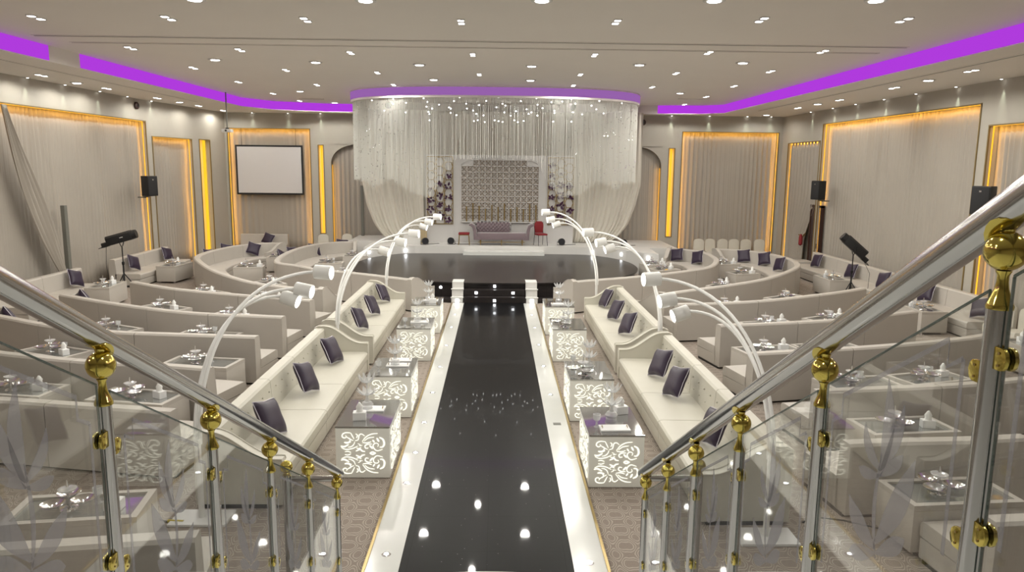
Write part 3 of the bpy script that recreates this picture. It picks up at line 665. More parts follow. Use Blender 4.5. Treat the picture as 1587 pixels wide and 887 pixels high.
def hexpanel(x0, x1, z0, z1, label, fl, bottom_board):
    r = thing('hexagon_panel', label, 'panel', (x0, 30.98, .84), 0, 'hexagon flower panels beside the lattice')
    W_ = x1-x0
    MB().box(-.06, W_+.02, .08, .16, 0, 3.62).obj('board', whiteboard, r, 0)
    mb = MB(); nc = 3; cw_ = W_/nc; hh = cw_*1.02
    for c_ in range(nc):
        cx = cw_*(c_+.5); k = 0; z = z0-.84+hh*.5+(hh*.5 if c_ == 1 else 0)
        while z+hh*.5 <= z1-.84+.01:
            pts = [(cx+cw_*.5*dx, .03, z+hh*.5*dz) for dx, dz in ((-.55, -1), (.55, -1), (1, 0), (.55, 1), (-.55, 1), (-1, 0), (-.55, -1))]
            mb.tube(pts, .016, 6); z += hh
    for x in (0, cw_, 2*cw_, W_): mb.box(x-.012, x+.012, .02, .05, z0-.84, z1-.84)
    mb.box(0, W_, .02, .05, z0-.84-.015, z0-.84+.015); mb.box(0, W_, .02, .05, z1-.84-.015, z1-.84+.015)
    mb.obj('hexagon_frame', goldm, r)
    for fx, fz, big in fl:
        mb = MB(); rr = random.Random(int(fx*1000+fz*10))
        for k in range(9):
            a = rr.uniform(0, 2*PI); big *= 1.0; d_ = rr.uniform(.02, .12)*big; c_ = Vector((fx-x0+math.cos(a)*d_, -.02-rr.uniform(0, .04), fz-.84+math.sin(a)*d_*.9)); e = Vector((math.cos(a), -.4, math.sin(a))).normalized()*.10*big
            s_ = Vector((-math.sin(a), 0, math.cos(a)))*.048*big
            mb.add([c_-e*.4, c_+s_, c_+e, c_-s_, c_+Vector((0, .03, 0))], [(0, 1, 4), (1, 2, 4), (2, 3, 4), (3, 0, 4), (0, 3, 2, 1)])
        mb.obj('flower_cluster', flower_m, r, 60)
    return r
FLL = [(-2.68, z, b) for z, b in ((3.05, .6), (2.60, 1), (2.22, 1), (1.80, 1))]+[(-2.28, z, b) for z, b in ((3.3, 1), (2.78, 1), (2.38, 1), (1.95, 1.1))]+[(-1.94, z, b) for z, b in ((3.62, .9), (3.2, 1), (2.72, 1), (2.25, 1), (1.78, 1.1))]
FLR = [(2.32, z, b) for z, b in ((4.05, 1), (3.62, 1), (3.2, 1), (2.75, 1), (2.3, 1), (1.8, 1))]+[(2.72, z, b) for z, b in ((3.72, .5), (3.27, 1.1), (2.85, 1), (2.42, 1.1), (1.98, 1.1))]+[(3.1, z, b) for z, b in ((3.2, 1), (2.72, 1), (2.2, 1.1), (1.75, 1.1))]
hexpanel(-2.83, -1.76, 1.62, 4.38, 'tall hexagon panel with dark purple flowers left of the lattice', FLL, 0)
hexpanel(2.18, 3.24, 1.62, 4.38, 'tall hexagon panel with dark purple flowers right of the lattice', FLR, 0)
# gold rods on the ledge
zt = [1.02, 1.22, 1.05, .86, 1.12, 1.0, 1.2, .88, .98, .86, 1.2, 1.12]
def b_rod():
    r = thing('gold_candle_rod', '', 'candlestick')
    return r
for i, h in enumerate(zt):
    x = -1.19+i*.262
    r = thing('gold_candle_rod', 'slim gold rod on the backdrop ledge, number %s from the left end' % ['first', 'second', 'third', 'fourth', 'fifth', 'sixth', 'seventh', 'eighth', 'ninth', 'tenth', 'eleventh', 'twelfth'][i], 'candlestick', (x, 30.93, 1.735), 0, 'gold rods behind the sofa')
    r['label'] = 'slim gold rod above the sofa back, %s from the left' % ['first', 'second', 'third', 'fourth', 'fifth', 'sixth', 'seventh', 'eighth', 'ninth', 'tenth', 'eleventh', 'twelfth'][i]
    MB().tube([(0, 0, .02), (0, 0, h*.62)], .026, 8).obj('rod', goldm, r)
    MB().lathe([(.035, 0), (.035, .02)], 12).obj('foot', goldm, r)
tag(MB().box(-1.4, 2.0, 30.86, 31.03, 1.70, 1.735).obj('backdrop_ledge', white_p, None, 0), 'narrow white ledge carrying the gold rods behind the sofa', 'ledge')
MB_ = None
# chaise sofa
r = thing('chaise_sofa', 'mauve velvet chaise with a tufted back and rolled arms on the stage', 'sofa', (.26, 30.25, .84))
mb = MB().box(-1.0, 1.0, -.32, .32, .22, .50); mb.obj('seat', mauve, r, 35, .05)
def scroll(sx):
    mb = MB(); pts = []
    prof = [(.86, .22), (1.0, .40), (1.02, .62), (1.08, .80), (1.2, .88), (1.3, .86), (1.31, .79), (1.24, .77), (1.18, .72), (1.14, .55), (1.12, .22)]
    mb.prism([(sx*a, b) for a, b in prof], 'y', -.33, .33); return mb
scroll(-1).obj('rolled_arm', mauve, r, 50, .01); scroll(1).obj('rolled_arm', mauve, r, 50, .01)
mb = MB(); n = 56; m_ = 16; vs = []
for j in range(m_+1):
    for i in range(n+1):
        u = i/n; v = j/m_; x = -1.02+1.35*u; z = .48+.43*v
        b_ = .05*abs(math.sin(u*PI*9+v*PI*3))*abs(math.sin(u*PI*9-v*PI*3))
        vs.append((x, .12-b_-.04*math.sin(v*PI), z))
mb.add(vs, [(j*(n+1)+i, j*(n+1)+i+1, (j+1)*(n+1)+i+1, (j+1)*(n+1)+i) for j in range(m_) for i in range(n)])
o = mb.obj('tufted_back', mauve, r, 70); md = o.modifiers.new('thick', 'SOLIDIFY'); md.thickness = .18; md.offset = -1 
for x in (-.85, .85, 0):
    for y in (-.28, .28): MB().tube([(x, y, 0), (x, y, .22)], [.015, .03], 8).obj('leg', goldm, r)
MB().box(-.95, .95, -.31, -.28, .12, .145).obj('leg_rail', goldm, r, 0)
# red stool and chair
r = thing('red_stool', 'low backless stool with a red top and gold legs left of the sofa', 'stool', (-1.26, 30.15, .84))
MB().box(-.22, .22, -.2, .2, .42, .50).obj('seat', red, r, 35, .02); MB().box(-.21, .21, -.19, .19, .39, .42).obj('seat_frame', goldm, r, 0)
for sx in (-1, 1):
    for sy in (-1, 1): MB().tube([(sx*.19, sy*.17, .40), (sx*.22, sy*.2, 0)], .013, 8).obj('leg', goldm, r)
r = thing('banquet_chair', 'red upholstered banquet chair with thin dark legs right of the sofa', 'chair', (1.86, 30.1, .84), .35)
MB().box(-.21, .21, -.22, .2, .42, .49).obj('seat', red, r, 35, .025)
mb = MB(); pl = [(-.17, .5), (.17, .5), (.20, .75), (.19, .88), (.12, .97), (-.12, .97), (-.19, .88), (-.20, .75)]; mb.prism(pl, 'y', .19, .24); mb.obj('backrest', red, r, 35, .012)
for sx in (-1, 1):
    MB().tube([(sx*.18, -.19, .42), (sx*.2, -.24, 0)], .012, 8).obj('leg', blackm, r); MB().tube([(sx*.18, .22, .95), (sx*.185, .21, .45), (sx*.2, .27, 0)], .012, 8).obj('leg', blackm, r)
# small black spotlights on the platform
def b_par():
    r = thing('floor_spotlight', '', 'spotlight')
    mb = MB().tube([(0, -.12, .16), (0, .02, .15), (0, .14, .14)], [.14, .13, .07], 16); mb.obj('housing', black, r)
    MB().tube([(0, -.122, .16), (0, -.13, .16)], .11, 16).obj('lens', mat('dark_lens', (.03, .03, .035), .1), r)
    mb = MB().tube([(-.15, 0, .16), (-.16, .02, .02), (.16, .02, .02), (.15, 0, .16)], .012, 6); mb.obj('bracket', blackm, r)
    MB().tube([(0, .1, .12), (.15, .2, .01), (.4, .15, .01), (.7, .25, .01)], .01, 6).obj('cable', black, r)
    return r
SPR = Stamp(b_par)
for lab, x, y, a in (('black floor spotlight on the platform, farthest left', -2.85, 30.0, .4), ('black floor spotlight on the platform between left panel and stool', -1.78, 30.2, -.2), ('black floor spotlight on the platform right of the red chair', 2.70, 30.2, .2), ('black floor spotlight on the platform below the right stage drape', 4.3, 30.2, -.5), ('black floor spotlight on the platform, farthest right', 5.2, 30.0, .3)):
    SPR.put(lab, (x, y, .84), a, 'floor spotlights on the platform')
tag(MB().box(-3.05, -2.8, 30.4, 30.6, .84, 1.75).obj('speaker_stand_box', mat('tan_wood', (.42, .33, .2), .5), None, 0, .01), 'narrow tan box standing left of the white backdrop', 'box')
tag(MB().box(-3.75, -3.05, 30.35, 30.7, .84, 1.35).obj('white_cabinet', white_p, None, 0, .015), 'low white cabinet on the platform left of the backdrop', 'cabinet')
# stage drapes: gathered white cloth sweeping inward towards the floor
def drape(label, x_in, edge, y, seed, group):
    r = thing('stage_drape', label, 'curtain', (0, y, 0), 0, group)
    zs_ = [.86+i*.2 for i in range(28)]
    zs_ = [z for z in zs_ if z < 6.3]
    mb = MB(); n = 260; vs = []
    def ex(z):
        for (z0, a), (z1, b) in zip(edge[:-1], edge[1:]):
            if z0 <= z <= z1: t = (z-z0)/(z1-z0); return a+(b-a)*t
        return edge[-1][1]
    for z in zs_:
        xo = ex(z)
        for i in range(n+1):
            u = i/n; x = x_in+(xo-x_in)*u; vs.append((x, .032*math.sin(u*88+1.6*math.sin(u*13+seed)+.3*z)+.03*math.sin(u*31+z*.4), z))
    mb.add(vs, [(j*(n+1)+i, j*(n+1)+i+1, (j+1)*(n+1)+i+1, (j+1)*(n+1)+i) for j in range(len(zs_)-1) for i in range(n)])
    o = mb.obj('gathered_cloth', curt_w, r, 70); solid(o)
drape('white gathered stage drape left of the backdrop', -2.75, [(.8, -4.3), (1.1, -4.75), (1.6, -5.1), (2.4, -5.4), (3.3, -5.55), (7, -5.6)], 31.3, 1, 'white stage drapes')
drape('white gathered stage drape right of the backdrop', 3.15, [(.8, 4.75), (1.1, 5.2), (1.6, 5.6), (2.4, 5.9), (3.3, 6.1), (7, 6.1)], 31.3, 2, 'white stage drapes')
drape('plain white cloth hung high behind the lattice board', -2.9, [(.8, 3.3), (7, 3.3)], 31.75, 3, 'white stage drapes')
# crystal string canopy with its purple ring
ring = superell(5.3, 3.75, 0, 28.6, 2.7, 160)
r = thing('canopy_ring', 'rounded ceiling ring with a purple glowing band above the stage', 'light ring', (0, 0, 0))
def band(r_, z0, z1, m, name, t=.04, a=5.3, b=3.75):
    po = superell(a, b, 0, 28.6, 2.7, 160); pi_ = superell(a-t, b-t, 0, 28.6, 2.7, 160); n = len(po)
    vs = [(x, y, z0) for x, y in po]+[(x, y, z1) for x, y in po]+[(x, y, z0) for x, y in pi_]+[(x, y, z1) for x, y in pi_]
    fs = []
    for i in range(n):
        j = (i+1) % n; fs += [(i, j, n+j, n+i), (2*n+j, 2*n+i, 3*n+i, 3*n+j), (i, 2*n+i, 2*n+j, j), (n+i, n+j, 3*n+j, 3*n+i)]
    mb = MB(); mb.add(vs, fs); return mb.obj(name, m, r_)
band(r, 6.29, 6.55, e_purple2, 'glowing_band', .01)
band(r, 6.22, 6.6, ceilm, 'rim', .08, 5.285, 3.735)
def zbot(x):
    ax = abs(x); pts = [(0, 4.28), (1.4, 4.22), (1.7, 3.6), (2.2, 2.95), (2.9, 3.1), (3.5, 3.55), (4.25, 3.22), (4.5, 3.45), (5.2, 3.5)]
    for (a, p), (b, q) in zip(pts[:-1], pts[1:]):
        if a <= ax <= b: return p+(q-p)*(ax-a)/(b-a)
    return 3.5
mb = MB(); mbead = MB()
path = superell(5.22, 3.67, 0, 28.6, 2.7, 2600)
acc = 0; last = path[0]; rows_ = []
for p in path[1:]:
    acc += math.dist(p, last); last = p
    ax = abs(p[0]); step = .028 if ax > 1.9 else .045
    if acc >= step:
        acc = 0
        if p[1] > 31: continue
        rows_.append(p)
path3 = superell(4.95, 3.4, 0, 28.6, 2.7, 1500); last = path3[0]
for p in path3[1:]:
    acc += math.dist(p, last); last = p
    if acc >= (.05 if abs(p[0]) > 1.9 else .12) and p[1] < 31: acc = 0; rows_.append(p)
for p in rows_:
    x = p[0]+rnd.uniform(-.006, .006); y = p[1]; z0 = zbot(x)+rnd.uniform(-.04, .05)+(rnd.uniform(0, .8) if rnd.random() < .15 else 0); z1 = 6.24; rr = .0055
    vs = []
    for z in (z0, z1):
        for k in range(3): vs.append((x+rr*math.cos(k*2.094), y+rr*math.sin(k*2.094), z))
    mb.add(vs, [(0, 1, 4, 3), (1, 2, 5, 4), (2, 0, 3, 5), (0, 2, 1)])
    for _ in range(2):
        if rnd.random() < .5:
            z = z0+(z1-z0)*rnd.random()**.8; q = .016
            mbead.add([(x+q, y, z), (x-q, y, z), (x, y+q, z), (x, y-q, z), (x, y, z+q*1.6), (x, y, z-q*1.6)], [(0, 2, 4), (2, 1, 4), (1, 3, 4), (3, 0, 4), (2, 0, 5), (1, 2, 5), (3, 1, 5), (0, 3, 5)])
r = thing('crystal_string_curtain', 'rounded curtain of hanging white crystal strings above the stage', 'string curtain'); r['kind'] = 'stuff'
o = mb.obj('strings', string_m, r, 0); o['kind'] = 'stuff'; o = mbead.obj('beads', silver, r, 0); o['kind'] = 'stuff'
def b_led_glint():
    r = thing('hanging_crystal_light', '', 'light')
    MB().ball((0, 0, 0), .03, 8, 6, (1, 1, .8)).obj('bulb', e_glint, r)  # LED bulb; on the lower beads a painted crystal glint
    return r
SL = Stamp(b_led_glint)
for p in D['led']:  # high beads are ceiling LEDs, lower ones are crystal glints painted as glow
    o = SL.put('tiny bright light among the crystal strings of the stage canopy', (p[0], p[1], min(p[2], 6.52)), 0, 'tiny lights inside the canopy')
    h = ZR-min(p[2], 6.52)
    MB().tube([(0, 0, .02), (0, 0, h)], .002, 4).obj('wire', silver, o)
for x, y in ((-3, 27), (0, 26.2), (3, 27), (-1.5, 29.3), (1.5, 29.3), (-4.2, 29.5), (4.2, 29.5)):
    spot('canopy_beam', (x, y, 6.5), E_SPOT*.9, math.radians(110), .8, .1, (1, .97, .9))
# two dark spotlights inside canopy
def b_cs():
    r = thing('canopy_spotlight', '', 'spotlight')
    mb = MB().tube([(0, 0, 0), (.05, -.2, -.12)], [.07, .13], 14); mb.obj('housing', mat('dark_grey_metal', (.10, .10, .09), .4), r)
    MB().tube([(0, 0, .25), (0, 0, 0)], .015, 8).obj('stem', blackm, r)
    return r
SC = Stamp(b_cs)
SC.put('dark spotlight hanging inside the left part of the canopy', (-4.0, 28.3, 6.3), 0, 'dark spotlights in the canopy')
SC.put('dark spotlight hanging inside the right part of the canopy', (2.75, 28.3, 6.3), .4, 'dark spotlights in the canopy')

# ================================================================ SEATING
def catmull(pts, step=.12):
    P = [Vector((p[0], p[1])) for p in pts]; P = [P[0]*2-P[1]]+P+[P[-1]*2-P[-2]]; out = []
    for i in range(1, len(P)-2):
        k = max(2, int((P[i+1]-P[i]).length/step))
        for j in range(k):
            t = j/k; a, b, c, d_ = P[i-1:i+3]
            out.append(.5*((2*b)+(c-a)*t+(2*a-5*b+4*c-d_)*t*t+(3*b-a-3*c+d_)*t**3))
    out.append(P[-2]); return out
SOFA_G = {}
def smooth_pts(pts, it=2):
    P = [Vector(p) for p in pts]
    for _ in range(it): P = [P[0]]+[(P[i-1]+P[i]*2+P[i+1])/4 for i in range(1, len(P)-1)]+[P[-1]]
    return P
def sofa_run(pts, side, seams, labeler, m=None, arms=(0, 0), group='', name='banquette_section', zb=.90, depth=.98, cat='sofa', tuft=False, smooth=1, bt=.2, seat_h=.44):
    """pts: outer back line; side=+1 seat to the left of travel; seams: number of modules or list of fractions"""
    m = m or leather_row
    P = smooth_pts(catmull(pts, .15), smooth); k = len(P)
    N = []
    for i in range(k):
        t = (P[min(i+1, k-1)]-P[max(i-1, 0)]).normalized(); N.append(Vector((-t.y, t.x))*side)
    s = [0]
    for i in range(1, k): s.append(s[-1]+(P[i]-P[i-1]).length)
    L = s[-1]
    fr = [i/seams for i in range(seams+1)] if isinstance(seams, int) else seams
    def at_(q):
        q = min(max(q, 0), L)
        for i in range(1, k):
            if s[i] >= q: 
                t = (q-s[i-1])/max(1e-6, s[i]-s[i-1]); return P[i-1].lerp(P[i], t), N[i-1].lerp(N[i], t).normalized()
        return P[-1], N[-1]
    mods = []
    for mi in range(len(fr)-1):
        q0, q1 = fr[mi]*L+.006, fr[mi+1]*L-.006
        nn = max(3, int((q1-q0)/.2)); C, _ = at_((q0+q1)/2); _, Nc = at_((q0+q1)/2)
        r = thing(name, labeler(mi, len(fr)-1), cat, (C.x, C.y, 0), 0, group)
        def rings(prof, qa, qb, n_):
            out = []
            for i in range(n_+1):
                p, nv = at_(qa+(qb-qa)*i/n_)
                out.append([(p.x+nv.x*a-C.x, p.y+nv.y*a-C.y, b) for a, b in prof])
            return out
        def part(nm, prof, mm=m, qa=q0, qb=q1, sm=35, n_=None):
            mb = MB(); mb.sweep(rings(prof, qa, qb, n_ or nn)); return mb.obj(nm, mm, r, sm)
        qa, qb = q0, q1
        a0 = arms[0] and mi == 0; a1 = arms[1] and mi == len(fr)-2
        if a0: qa += .14
        if a1: qb -= .14
        part('plinth', [(.06, 0), (depth-.06, 0), (depth-.06, .05), (.06, .05)], shadow_foot)  # recessed dark block painting the shadow gap below the base
        part('base', [(bt-.02, .04), (depth-.01, .04), (depth, .06), (depth, .255), (bt-.02, .265)], qa=qa, qb=qb)
        part('seat_cushion', [(bt-.01, .268), (depth+.005, .268), (depth+.015, .29), (depth+.015, seat_h-.035), (depth-.01, seat_h-.008), (depth-.06, seat_h), (bt-.01, seat_h-.01)], qa=qa, qb=qb)
        part('backrest', [(0, .04), (bt, .04), (bt+.03, .45), (bt, zb-.03), (bt-.03, zb), (.03, zb), (0, zb-.03)], qa=qa, qb=qb)
        for flag, e0, e1 in ((a0, q0, q0+.14), (a1, q1-.14, q1)):
            if flag:
                prof = [(0, .04), (depth+.01, .04), (depth+.02, .06), (depth+.02, .56)]
                for i in range(15):
                    u = i/14; dd = depth+.01-u*(depth-.06); z = .60+(zb+.03-.60)*(.5-.5*math.cos(PI*max(0, min(1, (u-.12)/.75)))) 
                    prof.append((dd, z))
                prof += [(.0, zb-.0)]
                part('armrest', prof, qa=e0, qb=e1, n_=2)
                trim = [(p_, z_) for p_, z_ in prof[3:-1]]
                for qq in (e0, e1):
                    p, nv = at_(qq); MB().tube([(p.x+nv.x*a-C.x, p.y+nv.y*a-C.y, b+.004) for a, b in trim], .009, 6).obj('arm_piping', m, r)
        if tuft:
            mb = MB(); nb = int((qb-qa)/.3)
            for i in range(nb):
                for rr_, z in ((0, .57), (1, .74)):
                    q = qa+(i+.35+.3*rr_)*(qb-qa)/nb; p, nv = at_(q); mb.ball((p.x+nv.x*(bt+.02)-C.x, p.y+nv.y*(bt+.02)-C.y, z), .014, 8, 5)
            mb.obj('tufting_buttons', m, r)
        mods.append(r)
    return at_, L
ORD = ['first', 'second', 'third', 'fourth', 'fifth', 'sixth', 'seventh', 'eighth']
# runway sofas (three modules each)
RG = 'cream tufted sofas along the runway'
def runway_sofa(side, y0, y1, which, fr):
    x = side*3.42
    def lab(i, n):
        pos = ['nearest', 'middle', 'farthest'][i]
        return 'cream tufted sofa section, %s third of the %s sofa %s of the runway' % (pos, which, 'left' if side < 0 else 'right')
    sofa_run([(x, y0), (x, (y0+y1)/2), (x, y1)], 1 if side > 0 else -1, fr, lab, leather, (1, 1), RG, 'runway_sofa_section', .90, 1.0, tuft=True)
runway_sofa(-1, 8.25, 14.15, 'nearer', [0, .39, .61, 1]); runway_sofa(1, 7.84, 13.75, 'nearer', [0, .39, .61, 1])
runway_sofa(-1, 14.6, 19.9, 'farther', [0, .34, .66, 1]); runway_sofa(1, 14.0, 19.3, 'farther', [0, .34, .66, 1])
RUNS = {}
BG = 'beige curved banquette sections'
def row(key, pts, side, n, desc, arms=(0, 0), sm=2, **k):
    # pts ordered from the runway outwards
    def lab(i, t):
        if t == 1: return 'beige leather banquette, %s' % desc
        e = 'aisle end' if i == 0 else ('far end' if i == t-1 else ORD[i]+' from aisle')
        return 'beige banquette section, %s of %s' % (e, desc)
    RUNS[key] = sofa_run(pts, side, n, lab, None, arms, BG, smooth=sm, **k)
rv = lambda k: D[k][::-1]
row('LZ3', rv('LZ3'), -1, 1, 'the nearest row at lower left, behind the glass')
row('LZ2', rv('LZ2'), -1, 2, 'the second nearest row left of the runway')
row('LZ1', rv('LZ1'), -1, 2, 'the third nearest row left of the runway')
row('LA', rv('LA'), -1, 3, 'the fourth row left of the runway')
row('LB', rv('LB')[:-1], -1, 4, 'the fifth row left of the runway')
row('LC', rv('LC'), -1, 3, 'the sixth row left of the runway')
row('RZ3', D['RZ3'], 1, 1, 'the nearest row at lower right, behind the glass')
row('RZ2', D['RZ2'], 1, 1, 'the second nearest row right of the runway')
row('RZ', D['RZ'], 1, 2, 'the third nearest row right of the runway')
row('RA', D['RA'], 1, 3, 'the fourth row right of the runway')
row('RB', D['RB'], 1, 3, 'the fifth row right of the runway')
row('RC', D['RC'], 1, 3, 'the sixth row right of the runway')
row('LD', rv('LDn')+[(-10.3, 26.0)]+[(-10.25, 27.5), (-9.9, 29.0), (-9.0, 29.9), (-8.3, 29.6)], -1, 7, 'the outer left horseshoe', (1, 1), 4)
row('LE', rv('LEn')+[(-7.3, 24.6), (-7.5, 26.4), (-7.45, 28.2), (-7.0, 29.9), (-6.2, 30.6), (-5.7, 30.7)], -1, 6, 'the inner left horseshoe by the stage', (1, 1), 4)
row('RD', D['RDn']+[(10.4, 25.0), (10.5, 26.6), (10.1, 28.1), (9.2, 28.9), (8.5, 28.8)], 1, 6, 'the outer right horseshoe', (1, 1), 4)
row('RE', D['REn']+[(7.95, 26.4), (7.95, 27.8), (7.5, 28.7), (6.85, 29.05)], 1, 5, 'the inner right horseshoe by the stage', (1, 1), 4)
# wall sofas
def wl(i, t): return 'cream sofa section against the long left curtain, %s' % ('nearer half' if i == 0 else 'farther half')
WG = 'wall sofas against the curtains'
sofa_run([(-12.45, 18.2), (-12.45, 20.2), (-12.45, 22.1)], -1, 2, lambda i, t: 'beige sofa section against the left curtain, %s the followspot' % ('second before' if i == 0 else 'just before'), None, (0, 0), WG, 'straight_sofa_section')
sofa_run([(-12.45, 24.0), (-12.45, 26), (-12.45, 28)], -1, 2, lambda i, t: 'beige sofa section against the left curtain beyond the followspot, %s' % ('nearer one' if i == 0 else 'farther one'), None, (0, 0), WG, 'straight_sofa_section')
sofa_run([(12.35, 17.2), (12.35, 20), (12.35, 22), (12.35, 24.6), (12.35, 28.0)], 1, 5, lambda i, t: 'beige sofa section against the long right curtain, %s from the handrail' % ORD[i], None, (0, 0), WG, 'straight_sofa_section')
sofa_run([(12.35, 12.0), (12.35, 14), (12.35, 15.6)], 1, 2, lambda i, t: 'beige wall sofa section behind the right glass panel, %s one' % ('nearer' if i == 0 else 'farther'), None, (0, 0), WG, 'straight_sofa_section')
sofa_run([(-9.3, 33.6), (-10.4, 33.6), (-11.4, 33.6)], 1, 1, lambda i, t: 'beige sofa below the projection screen against the back curtain', None, (0, 0), WG, 'straight_sofa_section')
# ottoman by the right corner
r = thing('ottoman', 'long beige ottoman joining the right wall sofa near the doorway', 'ottoman', (11.2, 28.6, 0), .0)
MB().box(-1.0, 1.1, -.4, .35, .05, .30).obj('base', leather_row, r, 35, .02); MB().box(-1.0, 1.1, -.4, .35, .305, .50).obj('seat_cushion', leather_row, r, 35, .03); MB().box(-.95, 1.05, -.35, .3, 0, .05).obj('plinth', shadow_foot, r, 0)  # the plinth is a dark block painting the shadow gap below the base

# cushions
def b_cush():
    r = thing('scatter_cushion', '', 'cushion'); n = 14; vs = []; S = .245
    for sgn in (1, -1):
        for i in range(n+1):
            for j in range(n+1):
                u, v = 2*i/n-1, 2*j/n-1
                k = 1-.10*(1-v*v) if 1 else 1
                x = u*S*(1-.09*(1-abs(v))); z = v*S*(1-.09*(1-abs(u)))
                h = .085*(max(0, (1-u**4)*(1-v**4)))**.5
                vs.append((x, sgn*h, z))
    w_ = n+1; off = w_*w_
    fs = [(i*w_+j, i*w_+j+1, (i+1)*w_+j+1, (i+1)*w_+j) for i in range(n) for j in range(n)]; fs += [tuple(a+off for a in f[::-1]) for f in fs]
    mb = MB(); mb.add(vs, fs); mb.obj('cover', purple, r, 70)
    mb = MB(); pts = []
    e = [(S*(1-.09*(1-abs(v))), v*S) for v in [i/8-1 for i in range(17)]]
    mb.tube([(a, 0, b) for a, b in e], .007, 6); mb.tube([(-a, 0, b) for a, b in e], .007, 6); mb.tube([(b, 0, a) for a, b in e], .007, 6); mb.tube([(b, 0, -a) for a, b in e], .007, 6)
    mb.obj('piping', silver_trim, r)
    return r
SCU = Stamp(b_cush)
def cushion(x, y, dirx, diry, label, tilt=.28, roll=.12, z=.44):
    """stands on the seat, faces (dirx,diry), leans back"""
    a = math.atan2(diry, dirx)+PI/2
    h = .245*(abs(math.cos(roll))+abs(math.sin(roll)))*.93
    o = SCU.put(label, (x, y, z+h*math.cos(tilt)+.02), 0, 'purple satin cushions')
    o.rotation_mode = 'XYZ'
    R = Matrix.Rotation(a, 3, 'Z') @ Matrix.Rotation(-tilt, 3, 'X') @ Matrix.Rotation(roll, 3, 'Y')
    o.rotation_euler = R.to_euler(); return o
for nm, sd, s_ in (('cL', 'left', -1), ('cR', 'right', 1)):
    L_ = sorted(D[nm], key=lambda p: p[1])
    for i, p in enumerate(L_):
        dy = -.45+.3*rnd.random()
        cushion(s_*2.90, p[1], -s_, dy*.5-.05, 'purple cushion on the %s runway sofas, %s from the camera' % (sd, ORD[i]), .48, (.10+.18*rnd.random())*-s_)
for i, p in enumerate(D['cB']):
    x, y = p
    if i <= 3 and i != 3: c_ = (-7.6, 26.5); lb = 'purple cushion in the outer left horseshoe, %s along its far curve' % ORD[i]
    elif i in (3, 4, 5, 6): c_ = (-4.5, 27.0); lb = 'purple cushion in the inner left horseshoe, %s along its far curve' % ORD[i-3]
    elif i == 7: c_ = (x, 20); lb = 'purple cushion on the sofa below the projection screen'; x, y = -10.1, 33.12
    elif i in (8, 9, 10): c_ = (0, y-1); x = -12.0; lb = 'purple cushion on the left wall sofas, %s from the camera' % ORD[i-8]; y = [21.3, 24.75, 27.3][i-8]
    else:
        for kk, q, nm_ in (('LA', .93, 'fourth'), ('LB', .95, 'fifth')):
            at_, L = RUNS[kk]; p_, n_ = at_(L*q); c0_ = p_+n_*.42
            cushion(c0_.x, c0_.y, n_.x, n_.y, 'purple cushion at the outer end of the %s row left of the runway' % nm_, .42, .5)
        continue
    if i == 2: x, y = -9.45, 29.1
    v = Vector((c_[0]-x, c_[1]-y)).normalized()
    if i in (0, 1, 2, 3, 4, 5, 6): x += v.x*.02; y += v.y*.02
    cushion(x, y, v.x, v.y-.15, lb, .42, .1+.3*rnd.random())
for i, p in enumerate(D['cBR']):
    x, y = p
    if i < 2: c_ = (4.8, 26); lb = 'purple cushion in the inner right horseshoe, %s' % ('nearer the stage' if i == 0 else 'on its outer curve'); x, y = ((7.05, 28.45), (7.62, 27.6))[i]
    elif i < 5: c_ = (7.5, 25.5); lb = 'purple cushion in the outer right horseshoe, %s along its far curve' % ORD[i-2]; x, y = ((9.6, 28.25), (10.05, 27.3), (10.05, 25.8))[i-2]
    else: c_ = (0, y-1.5); x = 11.9; y = [27.0, 24.3, 22.2, 19.9, 17.6][i-5]; lb = 'purple cushion on the right wall sofas, %s from the doorway' % ORD[i-5]
    v = Vector((c_[0]-x, c_[1]-y)).normalized(); cushion(x, y, v.x, v.y-.15, lb, .42, -.1-.2*rnd.random())

# covered banquet chairs
def b_cov():
    r = thing('covered_chair', '', 'chair')
    mb = MB(); secs = []
    for z, w_, y0, y1 in ((0, .27, -.26, .25), (.2, .245, -.25, .24), (.42, .235, -.24, .23), (.47, .225, -.22, .22)):
        secs.append([(-w_+.03*math.sin(z*9), y0, z), (0, y0-.01, z), (w_, y0, z), (w_+.01, 0, z), (w_, y1, z), (0, y1+.01, z), (-w_, y1, z), (-w_-.01, 0, z)])
    mb.sweep(secs); mb.obj('seat_cover', curt_w, r, 60, .01)
    pts = [(-.225, .3), (-.235, .6), (-.23, .85), (-.19, .93), (-.1, .97), (0, .98), (.1, .97), (.19, .93), (.23, .85), (.235, .6), (.225, .3)]
    MB().prism(pts, 'y', .14, .24).obj('back_cover', curt_w, r, 45, .025)
    return r
SCV = Stamp(b_cov)
for i, x in enumerate((8.85, 9.38, 9.93, 10.42, 10.95, 11.55)):
    SCV.put('white fabric covered chair by the back right curtain, %s from the left' % ORD[i], (x, 31.9+.06*(i % 2), 0), rnd.uniform(-.15, .15), 'covered chairs along the back wall')
SCV.put('white covered chair behind the inner left horseshoe, under the amber slot', (-7.55, 32.6, 0), .1, 'covered chairs along the back wall')
SCV.put('white covered chair behind the inner left horseshoe, beside the stage', (-6.6, 32.9, .0), -.1, 'covered chairs along the back wall')
SCV.put('white covered chair at the right wall behind the big post, left of two', (11.8, 16.7, 0), -PI/2, 'covered chairs along the back wall')
SCV.put('white covered chair at the right wall behind the big post, right of two', (11.8, 16.08, 0), -PI/2, 'covered chairs along the back wall')

